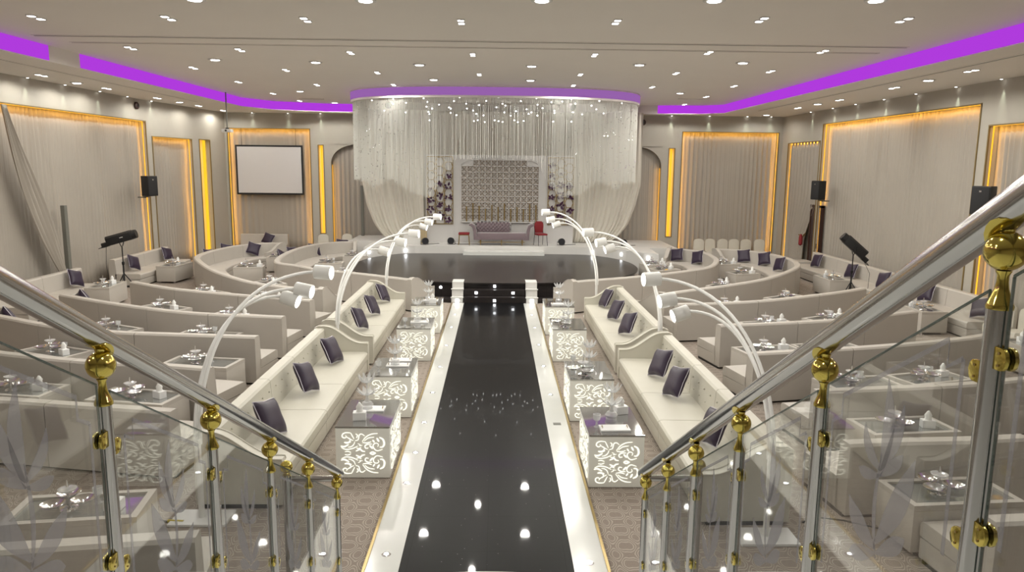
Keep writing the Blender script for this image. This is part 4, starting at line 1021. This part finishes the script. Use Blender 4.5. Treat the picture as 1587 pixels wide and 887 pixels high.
# ================================================================ TABLES
def b_table(lx, ly, h):
    def f():
        r = thing('box_coffee_table', '', 'table')
        t = .07
        MB().box(-lx/2, lx/2, -ly/2, ly/2, .06, h-.06).obj('body', leather_row, r, 35, .012)
        mb = MB()
        mb.box(-lx/2, lx/2, -ly/2, -ly/2+t, h-.06, h).box(-lx/2, lx/2, ly/2-t, ly/2, h-.06, h).box(-lx/2, -lx/2+t, -ly/2+t, ly/2-t, h-.06, h).box(lx/2-t, lx/2, -ly/2+t, ly/2-t, h-.06, h)
        mb.obj('rim', leather_row, r, 0)
        MB().box(-lx/2+t, lx/2-t, -ly/2+t, ly/2-t, h-.058, h-.028).obj('glass_inlay', row_glass, r, 0)
        for sx in (-1, 1):
            for sy in (-1, 1): MB().tube([(sx*(lx/2-.08), sy*(ly/2-.08), 0), (sx*(lx/2-.08), sy*(ly/2-.08), .06)], .025, 8).obj('leg', silver, r)
        return r
    return f
ST1, ST2 = Stamp(b_table(1.25, .66, .58)), Stamp(b_table(.95, .62, .58)); ST3 = Stamp(b_table(.9, .5, .58))
def b_dish():
    r = thing('silver_sweet_stand', '', 'serving stand')
    MB().lathe([(.09, 0), (.085, .015), (.02, .03), (.015, .16), (.02, .2), (.006, .30)], 14).obj('stem', silver, r)
    for k in range(3):
        a = k*2.09+.4; c = (.15*math.cos(a), .15*math.sin(a), .07)
        MB().lathe([(.02, 0), (.07, .01), (.115, .045), (.11, .047), (.065, .018), (.0, .012)], 16, c).obj('dish', silver, r)
    MB().lathe([(.02, .17), (.06, .185), (.09, .215), (.085, .216), (.0, .19)], 14).obj('top_bowl', crystal, r)
    return r
def b_tissue():
    r = thing('tissue_box', '', 'tissue box')
    MB().box(-.085, .085, -.06, .06, 0, .11).obj('box', tray_m, r, 0, .008)
    mb = MB(); mb.lathe([(.05, .11), (.04, .14), (.05, .17), (.015, .23)], 7); mb.obj('tissue', paper, r, 60)
    return r
def b_candle():
    r = thing('glass_candle_cup', '', 'candle cup')
    MB().lathe([(.04, 0), (.015, .02), (.012, .07), (.045, .10), (.05, .17), (.044, .17), (.04, .105), (0, .09)], 14).obj('cup', crystal, r)
    return r
SD, STI, SCC = Stamp(b_dish), Stamp(b_tissue), Stamp(b_candle)
def near_dir(x, y, keys):
    best = None
    for k in keys:
        at_, L = RUNS[k]
        for i in range(60):
            p, nv = at_(L*i/59); d_ = (p-Vector((x, y))).length
            if best is None or d_ < best[0]: best = (d_, math.atan2(nv.y, nv.x)-PI/2, k, p, nv)
    return best
rown = {'LZ3': 'nearest left row', 'LZ2': 'second left row', 'LZ1': 'third left row', 'LA': 'fourth left row', 'LB': 'fifth left row', 'LC': 'sixth left row', 'LD': 'outer left horseshoe', 'LE': 'inner left horseshoe',
        'RZ3': 'nearest right row', 'RZ2': 'second right row', 'RZ': 'third right row', 'RA': 'fourth right row', 'RB': 'fifth right row', 'RC': 'sixth right row', 'RD': 'outer right horseshoe', 'RE': 'inner right horseshoe'}
# (row, distance along the row from the runway end, small?)
def dress(x, y, rz, nm, z=.552, kind=0, big=True):
    c, s = math.cos(rz), math.sin(rz)
    def P(a, b): return (x+a*c-b*s, y+a*s+b*c, z)
    SD.put('silver sweet stand on the %s' % nm, P(-.12, .02), rz+rnd.random()*2, 'silver sweet stands')
    if kind != 1: STI.put('tissue box on the %s' % nm, P(.33, .05 if rnd.random() < .5 else -.05), rz+rnd.uniform(-.4, .4), 'white tissue boxes')
    if kind != 2: SCC.put('glass cup on the %s' % nm, P(.12, .12), 0, 'small glass cups'); 
def put_table(key, x, y, which, small=False, off=None):
    d_, a, k, p, nv = near_dir(x, y, [key])
    if off is not None: q = p+nv*off; x, y = q.x, q.y
    nm = 'table before the %s%s' % (rown[key], which)
    (ST3 if small == 2 else (ST2 if small else ST1)).put('low beige box table before the %s' % (rown[key]+which), (x, y, 0), a, 'low box tables with glass inlay')
    dress(x, y, a, nm, kind=rnd.randint(0, 2))
OF = 1.55
tl = D['tabL']; tr = D['tabR']
for key, p, which, small, off in [
    ('LZ3', (-4.1, 7.2), '', False, 1.5), ('LZ2', tl[1], ', nearer the aisle', False, OF-.1), ('LZ2', tl[2], ', farther from the aisle', False, OF-.1),
    ('LZ1', tl[3], ', farther from the aisle', False, 1.38), ('LZ1', tl[4], ', nearer the aisle', False, 1.45), ('LA', tl[5], ', farther from the aisle', False, 1.38), ('LA', tl[6], ', nearer the aisle', False, 1.38),
    ('LB', tl[7], ', farther from the aisle', False, 1.38), ('LB', tl[8], ', nearer the aisle', False, 1.38), ('LC', tl[9], ', farther from the aisle', False, 1.38), ('LC', tl[10], ', nearer the aisle', 2, 1.25),
    ('RZ3', (5.0, 7.6), '', False, 1.35), ('RZ2', tr[1], '', False, 1.45), ('RZ', tr[2], ', nearer the aisle', False, 1.4), ('RZ', tr[3], ', farther from the aisle', False, 1.4),
    ('RA', tr[4], ', nearer the aisle', False, 1.4), ('RA', tr[5], ', farther from the aisle', False, 1.4), ('RB', tr[6], ', nearer the aisle', False, 1.38), ('RB', tr[7], ', farther from the aisle', False, 1.38),
    ('RC', tr[8], ', nearer the aisle', 2, 1.25), ('RC', tr[9], ', farther from the aisle', False, 1.38)]:
    put_table(key, p[0], p[1], which, small, off)
for key, x, y, which, rz in [('LD', -8.3, 25.1, ', far one', .15), ('LD', -6.5, 21.75, ', near one', None), ('LD', -8.05, 27.9, ', farthest at the arm', .1), ('LE', -5.85, 26.3, ', middle one', .1), ('LE', -5.35, 28.4, ', far one beside the stage', .2), ('LE', -4.75, 23.6, ', near one', None),
    ('RD', 8.3, 24.4, ', middle one', .3), ('RD', 8.45, 26.9, ', far one', .2), ('RD', 6.9, 21.6, ', near one', None), ('RE', 5.85, 25.2, ', near one', .5), ('RE', 5.8, 26.55, ', far one', .3)]:
    nm = 'table inside the %s%s' % (rown[key], which)
    if rz is None: _, rz, k_, p_, n_ = near_dir(x, y, [key]); q_ = p_+n_*1.33; x, y = q_.x, q_.y
    ST2.put('low beige box table inside the %s%s' % (rown[key], which), (x, y, 0), rz, 'low box tables with glass inlay')
    dress(x, y, rz, nm, kind=rnd.randint(0, 2))
for x, y, rz, w_ in ((-11.0, 21.0, PI/2+.1, 'by the left wall sofa in front of the followspot'), (-10.98, 25.5, PI/2-.08, 'by the left wall sofa beyond the followspot'), (10.85, 23.4, PI/2, 'by the right wall sofa near the right followspot'), (10.85, 18.3, PI/2, 'by the right wall sofa behind the big handrail'), (10.8, 14.3, PI/2, 'by the nearest right wall sofa')):
    ST1.put('low beige box table %s' % w_, (x, y, 0), rz, 'low box tables with glass inlay'); dress(x, y, rz, 'table '+w_, kind=0)

# glowing damask tables beside the runway
strokes = [([(205, 470), (165, 468), (138, 480), (133, 503), (152, 515), (168, 503), (160, 492)], 9), ([(205, 470), (216, 492), (232, 524)], 7), ([(168, 503), (192, 520), (226, 538)], 7),
    ([(148, 552), (172, 556), (205, 546)], 14), ([(186, 552), (200, 530), (190, 512)], 8), ([(118, 584), (148, 590), (186, 570)], 13), ([(122, 597), (160, 613), (215, 606), (262, 584)], 8), ([(238, 545), (228, 572), (205, 590), (180, 594)], 7),
    ([(246, 478), (262, 490), (252, 514)], 8), ([(322, 496), (300, 480), (280, 484), (272, 506), (266, 530), (240, 538)], 8), ([(300, 545), (335, 503), (380, 480), (432, 474)], 8), ([(318, 540), (352, 515), (402, 506)], 7),
    ([(302, 552), (340, 556), (376, 546)], 8), ([(446, 508), (476, 526), (486, 566), (470, 592), (448, 592)], 15), ([(472, 612), (425, 624), (396, 600), (394, 572), (416, 558), (438, 570), (430, 588)], 8),
    ([(388, 530), (404, 552)], 12), ([(424, 514), (442, 546)], 14), ([(382, 566), (345, 568), (322, 584), (330, 604), (352, 600)], 9), ([(362, 578), (388, 606)], 14),
    ([(262, 562), (284, 574), (274, 582), (302, 578)], 5), ([(246, 628), (282, 612), (296, 626), (322, 632)], 12), ([(152, 634), (178, 630), (204, 640)], 7), ([(362, 646), (385, 636), (414, 646)], 11), ([(250, 600), (268, 606), (290, 596)], 7)]
def pattern_mb():
    """list of (list of 2-D points left, right) ribbons in a unit square"""
    out = []
    for pts, w_ in strokes:
        for flip in (0, 1):
            Q = [((x-118)/370-.5, -((y-465)/362-.5)*(1 if not flip else -1)) for x, y in pts]
            Pm = [Vector(p) for p in catmull(Q, .02)]; k = len(Pm)
            if k < 6: 
                A, B = Vector(Q[0]), Vector(Q[-1]); Pm = [A.lerp(B, i/6) for i in range(7)]; k = 7
            W_ = w_/370*.52; rib = []
            for i, p in enumerate(Pm):
                t = (Pm[min(i+1, k-1)]-Pm[max(i-1, 0)]); t = t.normalized() if t.length > 1e-9 else Vector((1, 0)); n_ = Vector((-t.y, t.x))
                u = i/(k-1); h = W_*(.25+.75*math.sin(PI*min(1, u*.85+.08))**.8)
                rib.append((p+n_*h, p-n_*h))
            out.append(rib)
    return out
RIB = pattern_mb()
def pat_face(mb, f, sx, sz):
    for rib in RIB:
        vs = []; k = len(rib)
        for a, b in rib: vs += [f(a.x*sx, a.y*sz, 0), f(b.x*sx, b.y*sz, 0), f(a.x*sx, a.y*sz, .004), f(b.x*sx, b.y*sz, .004)]
        fs = []
        for i in range(k-1):
            q = 4*i; fs += [(q+2, q+3, q+7, q+6), (q, q+2, q+6, q+4), (q+1, q+5, q+7, q+3)]
        mb.add(vs, fs)
def b_glow():
    r = thing('glowing_damask_table', '', 'table'); a, b, h = .345, .55, .70
    MB().box(-a, a, -b, b, .01, h-.025).obj('body', box_lit, r, 35, .004)
    MB().box(-a-.006, a+.006, -b-.006, b+.006, h-.02, h).obj('mirror_top', mirror_top, r, 0, .003)
    mb = MB(); pat_face(mb, lambda u, v, d_: (u, -b-.001-d_, h*.49+v), .56, .56); mb.obj('lit_pattern', e_pat, r, 0)
    mb = MB(); pat_face(mb, lambda u, v, d_: (a+.001+d_, u, h*.49+v), .95, .56); mb.obj('lit_pattern', e_pat_side, r, 0)
    mb = MB(); pat_face(mb, lambda u, v, d_: (-a-.001-d_, u, h*.49+v), .95, .56); mb.obj('lit_pattern', e_pat_side, r, 0)
    mb = MB(); pat_face(mb, lambda u, v, d_: (-u, b+.001+d_, h*.49+v), .56, .56); mb.obj('lit_pattern', e_pat, r, 0)
    return r
e_pat_side = e_pat
SG = Stamp(b_glow)
def b_epergne():
    r = thing('crystal_epergne', '', 'centrepiece')
    MB().lathe([(.075, 0), (.07, .02), (.085, .05), (.06, .09), (.03, .10), (.02, .16), (.03, .20)], 16).obj('base', crystal, r)
    def bowl(z, R, H):
        mb = MB()
        for k in range(9):
            a = 2*PI*k/9; ca, sa = math.cos(a), math.sin(a); pts = []
            for u in [0, .2, .4, .6, .8, 1]:
                rr_ = .02+R*u; zz = z+H*u**2.2; wd = .032*math.sin(PI*min(1, .15+u*.8)); pts.append((rr_, zz, wd))
            vs = []
            for rr_, zz, wd in pts:
                for s_ in (-1, 1):
                    for t_ in (0, .006): vs.append((ca*(rr_-t_)-sa*wd*s_, sa*(rr_-t_)+ca*wd*s_, zz+t_))
            fs = []
            for i in range(len(pts)-1):
                q = 4*i; fs += [(q, q+2, q+6, q+4), (q+1, q+5, q+7, q+3), (q, q+4, q+5, q+1), (q+2, q+3, q+7, q+6)]
            mb.add(vs, fs)
        return mb
    bowl(.19, .13, .08).obj('lower_bowl', crystal, r, 60)
    MB().tube([(0, 0, .18), (0, 0, .36)], .012, 8).obj('stem', crystal, r)
    bowl(.36, .11, .11).obj('upper_bowl', crystal, r, 60)
    return r
SE = Stamp(b_epergne)
def b_tray():
    r = thing('white_serving_tray', '', 'tray')
    MB().box(-.19, .19, -.11, .11, 0, .022).obj('tray_base', tray_m, r, 0, .004)
    for s in (-1, 1): MB().tube([(s*.16, -.03, .024), (s*.16, -.02, .045), (s*.16, .02, .045), (s*.16, .03, .024)], .005, 6).obj('handle', goldm, r)
    return r
STR = Stamp(b_tray)
TN = ['first', 'second', 'third', 'fourth']
for s_, sd, ys in ((-1, 'left', (9.66, 12.0, 15.5, 18.1)), (1, 'right', (9.38, 11.85, 15.5, 18.0))):
    for i, y in enumerate(ys):
        x = -1.625 if s_ < 0 else 1.60
        SG.put('glowing damask table %s from the camera, %s of the runway' % (TN[i], sd), (x, y, 0), 0, 'glowing damask tables')
        w_ = '%s glowing table on the %s' % (TN[i], sd)
        if s_ < 0:
            ex = x+(.02 if i else -.05); SE.put('two-tier crystal epergne on the '+w_, (ex, y+(.12 if i == 0 else .05), .70+.022), .3*i, 'crystal epergnes')
            STR.put('white serving tray under the crystal on the '+w_, (ex+.05, y+(.12 if i == 0 else .05), .70), 0, 'white serving trays')
            if i in (0, 3): STI.put('white tissue box on the '+w_, (x-.08 if i == 0 else x+.15, y-.28, .70), .1, 'white tissue boxes')
            else: SCC.put('small stemmed glass cup on the '+w_, (x-.2, y-.3, .70), 0, 'small glass cups')
            if i == 1: STR.put('second white serving tray on the '+w_, (x+.07, y+.38, .70), .05, 'white serving trays')
        else:
            SE.put('two-tier crystal epergne on the '+w_, (x+.02, y+.08, .70), .4*i, 'crystal epergnes')
            if i in (0, 3): STR.put('white serving tray on the '+w_, (x+.0, y-.33 if i == 0 else y-.25, .70), .04, 'white serving trays')
            else: SD.put('three-dish silver sweet stand on the '+w_, (x-.12, y-.28, .70), .5, 'silver sweet stands')
            if i == 0: STI.put('white tissue box on the '+w_, (x+.18, y+.28, .70), .3, 'white tissue boxes')
            if i in (0, 1): SCC.put('small stemmed glass cup on the '+w_, (x-.22, y-.25 if i == 0 else y+.3, .70), 0, 'small glass cups')
# round floor lights in the white border
def b_fl():
    r = thing('floor_light', '', 'floor light')
    MB().lathe([(.05, 0), (.045, .006)], 18).obj('steel_ring', silver, r)
    MB().lathe([(.026, .006), (.024, .009)], 14).obj('lens', e_floor, r)
    return r
SF = Stamp(b_fl)
for s_, ys in ((-1, (7.15, 8.9, 9.9, 11.15, 12.7, 14.4, 16.2, 18.1, 19.7)), (1, (6.98, 9.2, 12.6, 14.5, 16.3, 18.1, 19.7))):
    for i, y in enumerate(ys):
        SF.put('small round light in the white border %s of the runway, number counting away from camera: %s' % ('left' if s_ < 0 else 'right', (ORD+['ninth'])[i]), (s_*1.04, y, .032), 0, 'floor lights in the runway borders')['label'] = 'small round floor light in the %s white runway border, %s from the camera' % ('left' if s_ < 0 else 'right', (ORD+['ninth'])[i])
tag(MB().box(.98, 1.10, 11.05, 11.15, .032, .036).obj('floor_socket', MATS['grey_post'], None, 0), 'small grey floor socket cover in the right white runway border', 'socket')

# ================================================================ ARC LAMPS
def bez(p0, p1, p2, p3, n=22):
    return [tuple((1-t)**3*a+3*(1-t)**2*t*b+3*(1-t)*t*t*c+t**3*d_ for a, b, c, d_ in zip(p0, p1, p2, p3)) for t in [i/n for i in range(n+1)]]
def arc_lamp(s_, bx, by, heads, label):
    r = thing('arc_floor_lamp', label, 'floor lamp', (bx, by, 0), 0, 'white triple arc lamps')
    hd_ = .11 if 13 < by < 14 else .19; MB().box(-.32, .32, -hd_, hd_, 0, .03).obj('base_plate', silver if 0 else tray_m, r, 0, .006)
    MB().tube([(-s_*.0, 0, .03), (0, 0, .95)], .033, 14).obj('pole', shade_m, r)
    for k, (hx, hy, hz) in enumerate(heads):
        o_ = (.03*math.cos(k*2.1), .03*math.sin(k*2.1))
        hd = Vector((hx-bx, hy-by, hz)); top = Vector((o_[0], o_[1], .9))
        dirh = Vector((-s_*.95, -.16, -.04-.12*k)).normalized()
        end = hd-dirh*.12
        p1 = top+Vector((0, 0, (hz-.9)*.62)); p2 = end-dirh*(.80-.12*k)-Vector((0, 1.0, 0))+Vector((0, 0, .02))
        MB().tube(bez(tuple(top), tuple(p1), tuple(p2), tuple(end)), .021, 10).obj('arc_arm', shade_m, r)
        c0 = hd-dirh*.125; c1 = hd+dirh*.12
        sh = MB(); R_ = .098; ua = dirh.cross(Vector((0, 0, 1))).normalized(); va = ua.cross(dirh)
        sh.sweep([[tuple(c0+dirh*d_+(ua*math.cos(2*PI*q/20)+va*math.sin(2*PI*q/20))*rr_) for q in range(20)] for d_, rr_ in ((0, .03), (.015, R_), (.245, R_), (.245, R_-.006), (.13, R_-.010))])
        so = sh.obj('lamp_shade', shade_m, r)
        MB().tube([tuple(c1-dirh*.085), tuple(c1-dirh*.012)], [.05, .078 if k else .05], 16).obj('bulb', e_bulb, so)
        if k: spot('lamp_beam', tuple(Vector((bx, by, 0))+c1+dirh*.02), E_SPOT*.12, math.radians(110), .6, .04, (1, .97, .88), target=tuple(Vector((bx, by, 0))+c1+dirh*2+Vector((0, 0, -1.2))))
e_bulb = emis('lamp_bulb', (1, .97, .90), 6)
for s_, sd, bases in ((-1, 'left', ((-3.25, 7.98), (-3.05, 14.36), (-2.95, 20.2))), (1, 'right', ((3.05, 7.55), (3.22, 13.87), (2.75, 19.55)))):
    for i, (bx, by) in enumerate(bases):
        if s_ > 0: H = [(2.2, 10.0, 2.5), (2.43, 10.0, 2.21), (2.62, 10.0, 2.02)] if i == 0 else ([(2.13, 16.6, 2.56), (2.42, 16.6, 2.34), (2.62, 16.6, 2.2)] if i == 1 else [(1.55, 22.5, 2.65), (1.71, 22.5, 2.43), (1.88, 22.5, 2.28)])
        else: H = [(-2.27, 10.0, 2.56), (-2.54, 10.0, 2.31), (-2.73, 10.0, 2.19)] if i == 0 else ([(-1.80, 16.8, 2.48), (-2.10, 16.8, 2.29), (-2.45, 16.6, 2.1)] if i == 1 else [(-1.74, 22.6, 2.47), (-2.0, 22.6, 2.32), (-2.16, 22.6, 2.17)])
        arc_lamp(s_, bx, by, H, 'white triple-headed arc lamp, %s of three on the %s of the runway' % (['nearest', 'middle', 'farthest'][i], sd))

# ================================================================ FOLLOWSPOTS ON TRIPODS
def follow(loc, rz, tilt, label):
    r = thing('followspot', label, 'stage light', loc, rz, 'black followspots on tripods')
    for k in range(3):
        a = k*2.094+.5; MB().tube([(0, 0, .62), (.42*math.cos(a), .42*math.sin(a), 0.012)], .016, 8).obj('leg', black, r)
        MB().tube([(0, 0, .22), (.29*math.cos(a), .29*math.sin(a), .22)], .010, 6).obj('brace', black, r)
    MB().tube([(0, 0, .12), (0, 0, .95)], .024, 10).obj('column', black, r); MB().tube([(0, 0, .9), (0, 0, 1.45)], .017, 10).obj('mast', black, r)
    MB().lathe([(.03, .88), (.04, .90), (.04, .96), (.03, .98)], 12).obj('collar', blackm, r)
    T = Matrix.Translation((0, 0, 1.72)) @ Matrix.Rotation(tilt, 4, 'Y')
    def tv(p): return tuple(T @ Vector(p))
    y = MB().tube([(0, -.165, 1.72), (0, -.165, 1.55), (0, -.06, 1.46), (0, .06, 1.46), (0, .165, 1.55), (0, .165, 1.72)], .014, 8); y.obj('yoke', black, r)
    mb = MB(); pts = [(-.13, -.14), (.13, -.14), (.15, -.07), (.15, .10), (.08, .155), (-.08, .155), (-.15, .10), (-.15, -.07)]
    mb.sweep([[tv((x, a, b)) for a, b in pts] for x in (-.42, .32)]); h = mb.obj('housing', black, r, 35, .006)
    MB().tube([tv((.32, 0, 0)), tv((.46, 0, 0))], [.14, .13], 16).obj('front_barrel', black, r)
    mb = MB(); mb.sweep([[tv((x, a*.6, b*.5-.08)) for a, b in pts] for x in (-.60, -.42)]); mb.obj('rear_box', black, r, 35)
    MB().tube([tv((-.58, -.1, -.12)), tv((-.70, -.1, -.14)), tv((-.70, .1, -.14)), tv((-.58, .1, -.12))], .01, 6).obj('handle', blackm, r)
    mb = MB(); 
    for i in range(3): 
        x0 = .0+i*.035; mb.sweep([[tv((x, -.1515, b)) for b in (0, .022)]+[tv((x, -.155, b)) for b in (.022, 0)] for x in (x0, x0+.022)])
    mb.obj('white_marking', paper, r, 0)
    MB().tube([tv((-.5, 0, -.12)), (-.5, .05, .9), (-.46, .1, .1), (-.4, .3, .01)], .007, 6).obj('cable', black, r)
follow((-11.45, 22.95, 0), .15, -.28, 'black followspot on a tripod in front of the left curtain')

follow((10.95, 22.3, 0), PI-.2, -.72, "black followspot tilted steeply on a tripod by the right curtain")

# ================================================================ STAIRS AND GLASS RAILINGS
r = thing('staircase', 'white stone staircase descending to the runway between the glass railings', 'stairs', (0, 0, 0))
def zst(y): return .17*(1+math.floor((6.35-y)/.30+1e-6))
ysteps = [6.35-.30*i for i in range(17)]
for i, y in enumerate(ysteps[:-1]):
    z = .17*(i+1)-.03*0
    z = .165*(i+1)
    if i == 0: continue
    MB().box(-1.75, 1.75, y-.30, y+.0, 0, z).obj('step', white, r, 0)
poly = [(-1.75, 6.05), (-1.75, 6.3)]+[(-.98+1.96*k/16+.0, 6.42+.17*math.sin(PI*k/16)**.7) for k in range(17)]+[(1.75, 6.3), (1.75, 6.05)]
MB().prism(poly, 'z', 0, .165).obj('bottom_step', white, r, 0)
MB().box(-3.2, 3.2, -3.0, 1.56, 2.45, 2.60).obj('landing', white, r, 0)
def rail(side, X, hr_r, posts, label):
    """posts: (y, z of ball centre) from the top of the stair to the bottom"""
    n = len(posts); A = posts[0]; B = posts[-1]
    sl = (B[1]-A[1])/(B[0]-A[0])
    def zl(y): return A[1]+sl*(y-A[0])     # ball line
    r = thing('stair_railing', label, 'railing', (X, 0, 0), 0, 'glass stair railings')
    def up_(y, d_): return (0, y, zl(y)+d_)
    # handrail
    y0, y1 = .35, B[0]+.12
    hr = MB().tube([up_(y0, .105), up_((y0+y1)/2, .105), up_(y1, .105)], hr_r, 28).obj('handrail', chrome, r)
    MB().ball(up_(y1, .105), hr_r, 16, 10).obj('handrail_cap', chrome, r)
    PO = None
    for k, (y, z) in enumerate(posts):
        zb = max(.165, .165*(1+math.floor((6.35-y)/.30)) if y > 1.56 else 2.60) if y < 6.35 else .03
        p = MB().tube([(0, y, zb), (0, y, z-.14)], .0265 if side < 0 else .030, 20).obj('post', chrome, r)
        MB().lathe([(.05, zb), (.05, zb+.02), (.03, zb+.03)], 20, (0, y, 0)).obj('base_flange', chrome, r)
        MB().lathe([(.0275, z-.152), (.032, z-.150), (.033, z-.142), (.030, z-.134), (.024, z-.118), (.017, z-.098), (.014, z-.080), (.014, z-.062), (.02, z-.050)], 24, (0, y, 0)).obj('gold_collar', gold, r)
        MB().ball((0, y, z), .052, 24, 16).obj('gold_ball', gold, r)
        # saddle under the handrail
        mb = MB(); mb.tube([(0, y, z+.045), (0, y, z+.066)], [.014, .02], 12)
        rings = []
        for t in range(7):
            yy = y-.055+.11*t/6; zz = zl(yy)+.105; w_ = math.sin(PI*(.12+.76*t/6)); ring = []
            for a in range(9):
                an = PI+PI*(.5-.34*w_)+PI*.68*w_*a/8 if 0 else math.radians(270)+math.radians(62)*w_*(a/4-1)
                ring.append(((hr_r+.0025)*math.cos(an), yy, zz+(hr_r+.0025)*math.sin(an)))
            for a in range(8, -1, -1):
                an = math.radians(270)+math.radians(62)*w_*(a/4-1); ring.append(((hr_r+.007)*math.cos(an), yy, zz+(hr_r+.007)*math.sin(an)))
            rings.append(ring)
        mb.sweep(rings); mb.obj('gold_saddle', gold, r, 40)
        for sy in (-1, 1):
            for dz in (-.30, -.78):
                if (k == 0 and sy < 0 and 0): continue
                yy = y+sy*.045; zc = z+dz+.5*sl*sy*.09
                mb = MB(); pts = [(-.004, -.03), (.028, -.03)]+[(.028+.022*math.cos(a), .03*math.sin(a)) for a in [math.radians(q) for q in (-70, -40, 0, 40, 70)]]+[(.028, .03), (-.004, .03)]
                mb.prism([(y+sy*(.022+a), zc+b) for a, b in pts], 'x', -.018, -.007); mb.prism([(y+sy*(.022+a), zc+b) for a, b in pts], 'x', .007, .018); c_ = mb.obj('glass_clamp', gold, r, 35, .002)
                for q in (-.016, .016): MB().tube([(-side*.018, y+sy*.045, zc+q), (-side*.0205, y+sy*.045, zc+q)], .004, 8).obj('screw', goldm, c_)
    # glass panels
    ys = [posts[0][0]-1.0]+[p[0] for p in posts]
    for k in range(len(ys)-1):
        a, b = ys[k]+.042, ys[k+1]-.042
        if a < .3: a = .3
        ztop = lambda y: zl(y)-.085
        zbot_ = lambda y: zl(y)-.93
        quad = [(a, zbot_(a)), (b, zbot_(b)), (b, ztop(b)), (a, ztop(a))]
        g_ = MB().prism(quad, 'x', -.005, .005).obj('glass_panel', glass, r, 0)
        # visible greenish edges
        mb = MB(); e = .0025
        mb.tube([(0, a, ztop(a)+e), (0, b, ztop(b)+e)], .004, 6); mb.tube([(0, a, ztop(a)), (0, a, zbot_(a))], .004, 6); mb.tube([(0, b, ztop(b)), (0, b, zbot_(b))], .004, 6); mb.obj('panel_edge', glass_edge, g_, 0)
        # etched border with stepped corners and a flower spray
        def P(u, v): # u 0..1 along, v metres above the bottom edge
            y = a+(b-a)*u; return (y, zbot_(y)+v)
        H = .845; mb = MB()
        def ribbon(pts, w_, x=-side*.0055):
            Q = [Vector(P(*p)) for p in pts]; vs = []
            for i, q in enumerate(Q):
                t = (Q[min(i+1, len(Q)-1)]-Q[max(i-1, 0)]).normalized(); n_ = Vector((-t.y, t.x)); ww_ = w_[i] if isinstance(w_, list) else w_
                for s2 in (-1, 1):
                    for xx in (x, x-side*.0008): vs.append((xx, q.x+n_.x*ww_*s2, q.y+n_.y*ww_*s2))
            fs = []
            for i in range(len(Q)-1):
                q = 4*i; fs += [(q, q+2, q+6, q+4), (q+1, q+5, q+7, q+3), (q, q+4, q+5, q+1), (q+2, q+3, q+7, q+6)]
            mb.add(vs, fs)
        bw_ = .008
        ribbon([(.08, .10), (.08, H-.16)], bw_); ribbon([(.92, .10), (.92, H-.16)], bw_)
        ribbon([(.08, H-.16), (.16, H-.16), (.16, H-.08), (.84, H-.08), (.84, H-.16), (.92, H-.16)], bw_)
        mb.obj('etched_border', frost, g_, 0)
        mb = MB()
        def leaf(u0, v0, u1, v1, w_): 
            n_ = 8; ribbon([(u0+(u1-u0)*i/n_+.03*math.sin(PI*i/n_)*(1 if u1 > u0 else -1), v0+(v1-v0)*i/n_) for i in range(n_+1)], [max(.002, w_*math.sin(PI*min(1, .05+i/n_*.95))) for i in range(n_+1)])
        leaf(.48, .10, .5, .48, .012); leaf(.5, .40, .50, .74, .035); leaf(.5, .42, .38, .62, .028); leaf(.5, .42, .64, .62, .028); leaf(.5, .40, .36, .45, .022); leaf(.5, .40, .66, .46, .022)
        leaf(.49, .16, .28, .42, .045); leaf(.49, .14, .72, .36, .045); leaf(.48, .12, .30, .16, .03); leaf(.49, .12, .68, .14, .03)
        mb.obj('etched_flower', frost, g_, 0)
    # short outward return with a newel at the foot
    yb, zb_ = B; d2 = .46
    MB().tube([(side*.02, yb+.02, zb_+.03), (side*(d2-.05), yb+.02, zb_+.03)], .028, 16).obj('return_rail', chrome, r)
    MB().tube([(side*d2, yb+.02, 0), (side*d2, yb+.02, zb_+.07)], .040, 18).obj('newel', chrome, r)
    MB().lathe([(.042, zb_+.06), (.03, zb_+.085), (.02, zb_+.10)], 18, (side*d2, yb+.02, 0)).obj('gold_collar', gold, r)
    MB().ball((side*d2, yb+.02, zb_+.145), .058, 24, 14).obj('gold_ball', gold, r)
    g2 = MB().box(min(side*.04, side*(d2-.05)), max(side*.04, side*(d2-.05)), yb+.015, yb+.025, .1, zb_-.06).obj('glass_panel', glass, r, 0)
rail(-1, -1.37, .042, [(1.70, 3.81), (2.67, 3.265), (3.65, 2.71), (4.57, 2.19), (5.48, 1.67), (6.45, 1.125)], 'chrome and gold glass stair railing on the left')
rail(1, 1.38, .05, [(.9, 4.37), (1.86, 3.80), (2.82, 3.22), (3.74, 2.67), (4.55, 2.18), (5.27, 1.75), (6.03, 1.32)], 'chrome and gold glass stair railing on the right')
# odd small things on the carpet
r = thing('floor_cable', 'thin dark cable with a yellow plug lying behind the left railing', 'cable', (-3.6, 7.9, 0))
MB().tube([(0, 0, .008), (-.25, .12, .008), (-.5, -.05, .008), (-.7, .1, .008)], .008, 6).obj('cord', black, r); MB().tube([(0, 0, .02), (.18, -.02, .02)], .02, 8).obj('plug', mat('yellow_plastic', (.5, .4, .05), .5), r)
r = thing('floor_cable', 'thin dark cable on the carpet behind the right railing', 'cable', (3.6, 7.9, 0))
MB().tube([(0, 0, .008), (.25, .12, .008), (.5, .05, .008), (.9, -.2, .008)], .008, 6).obj('cord', black, r)
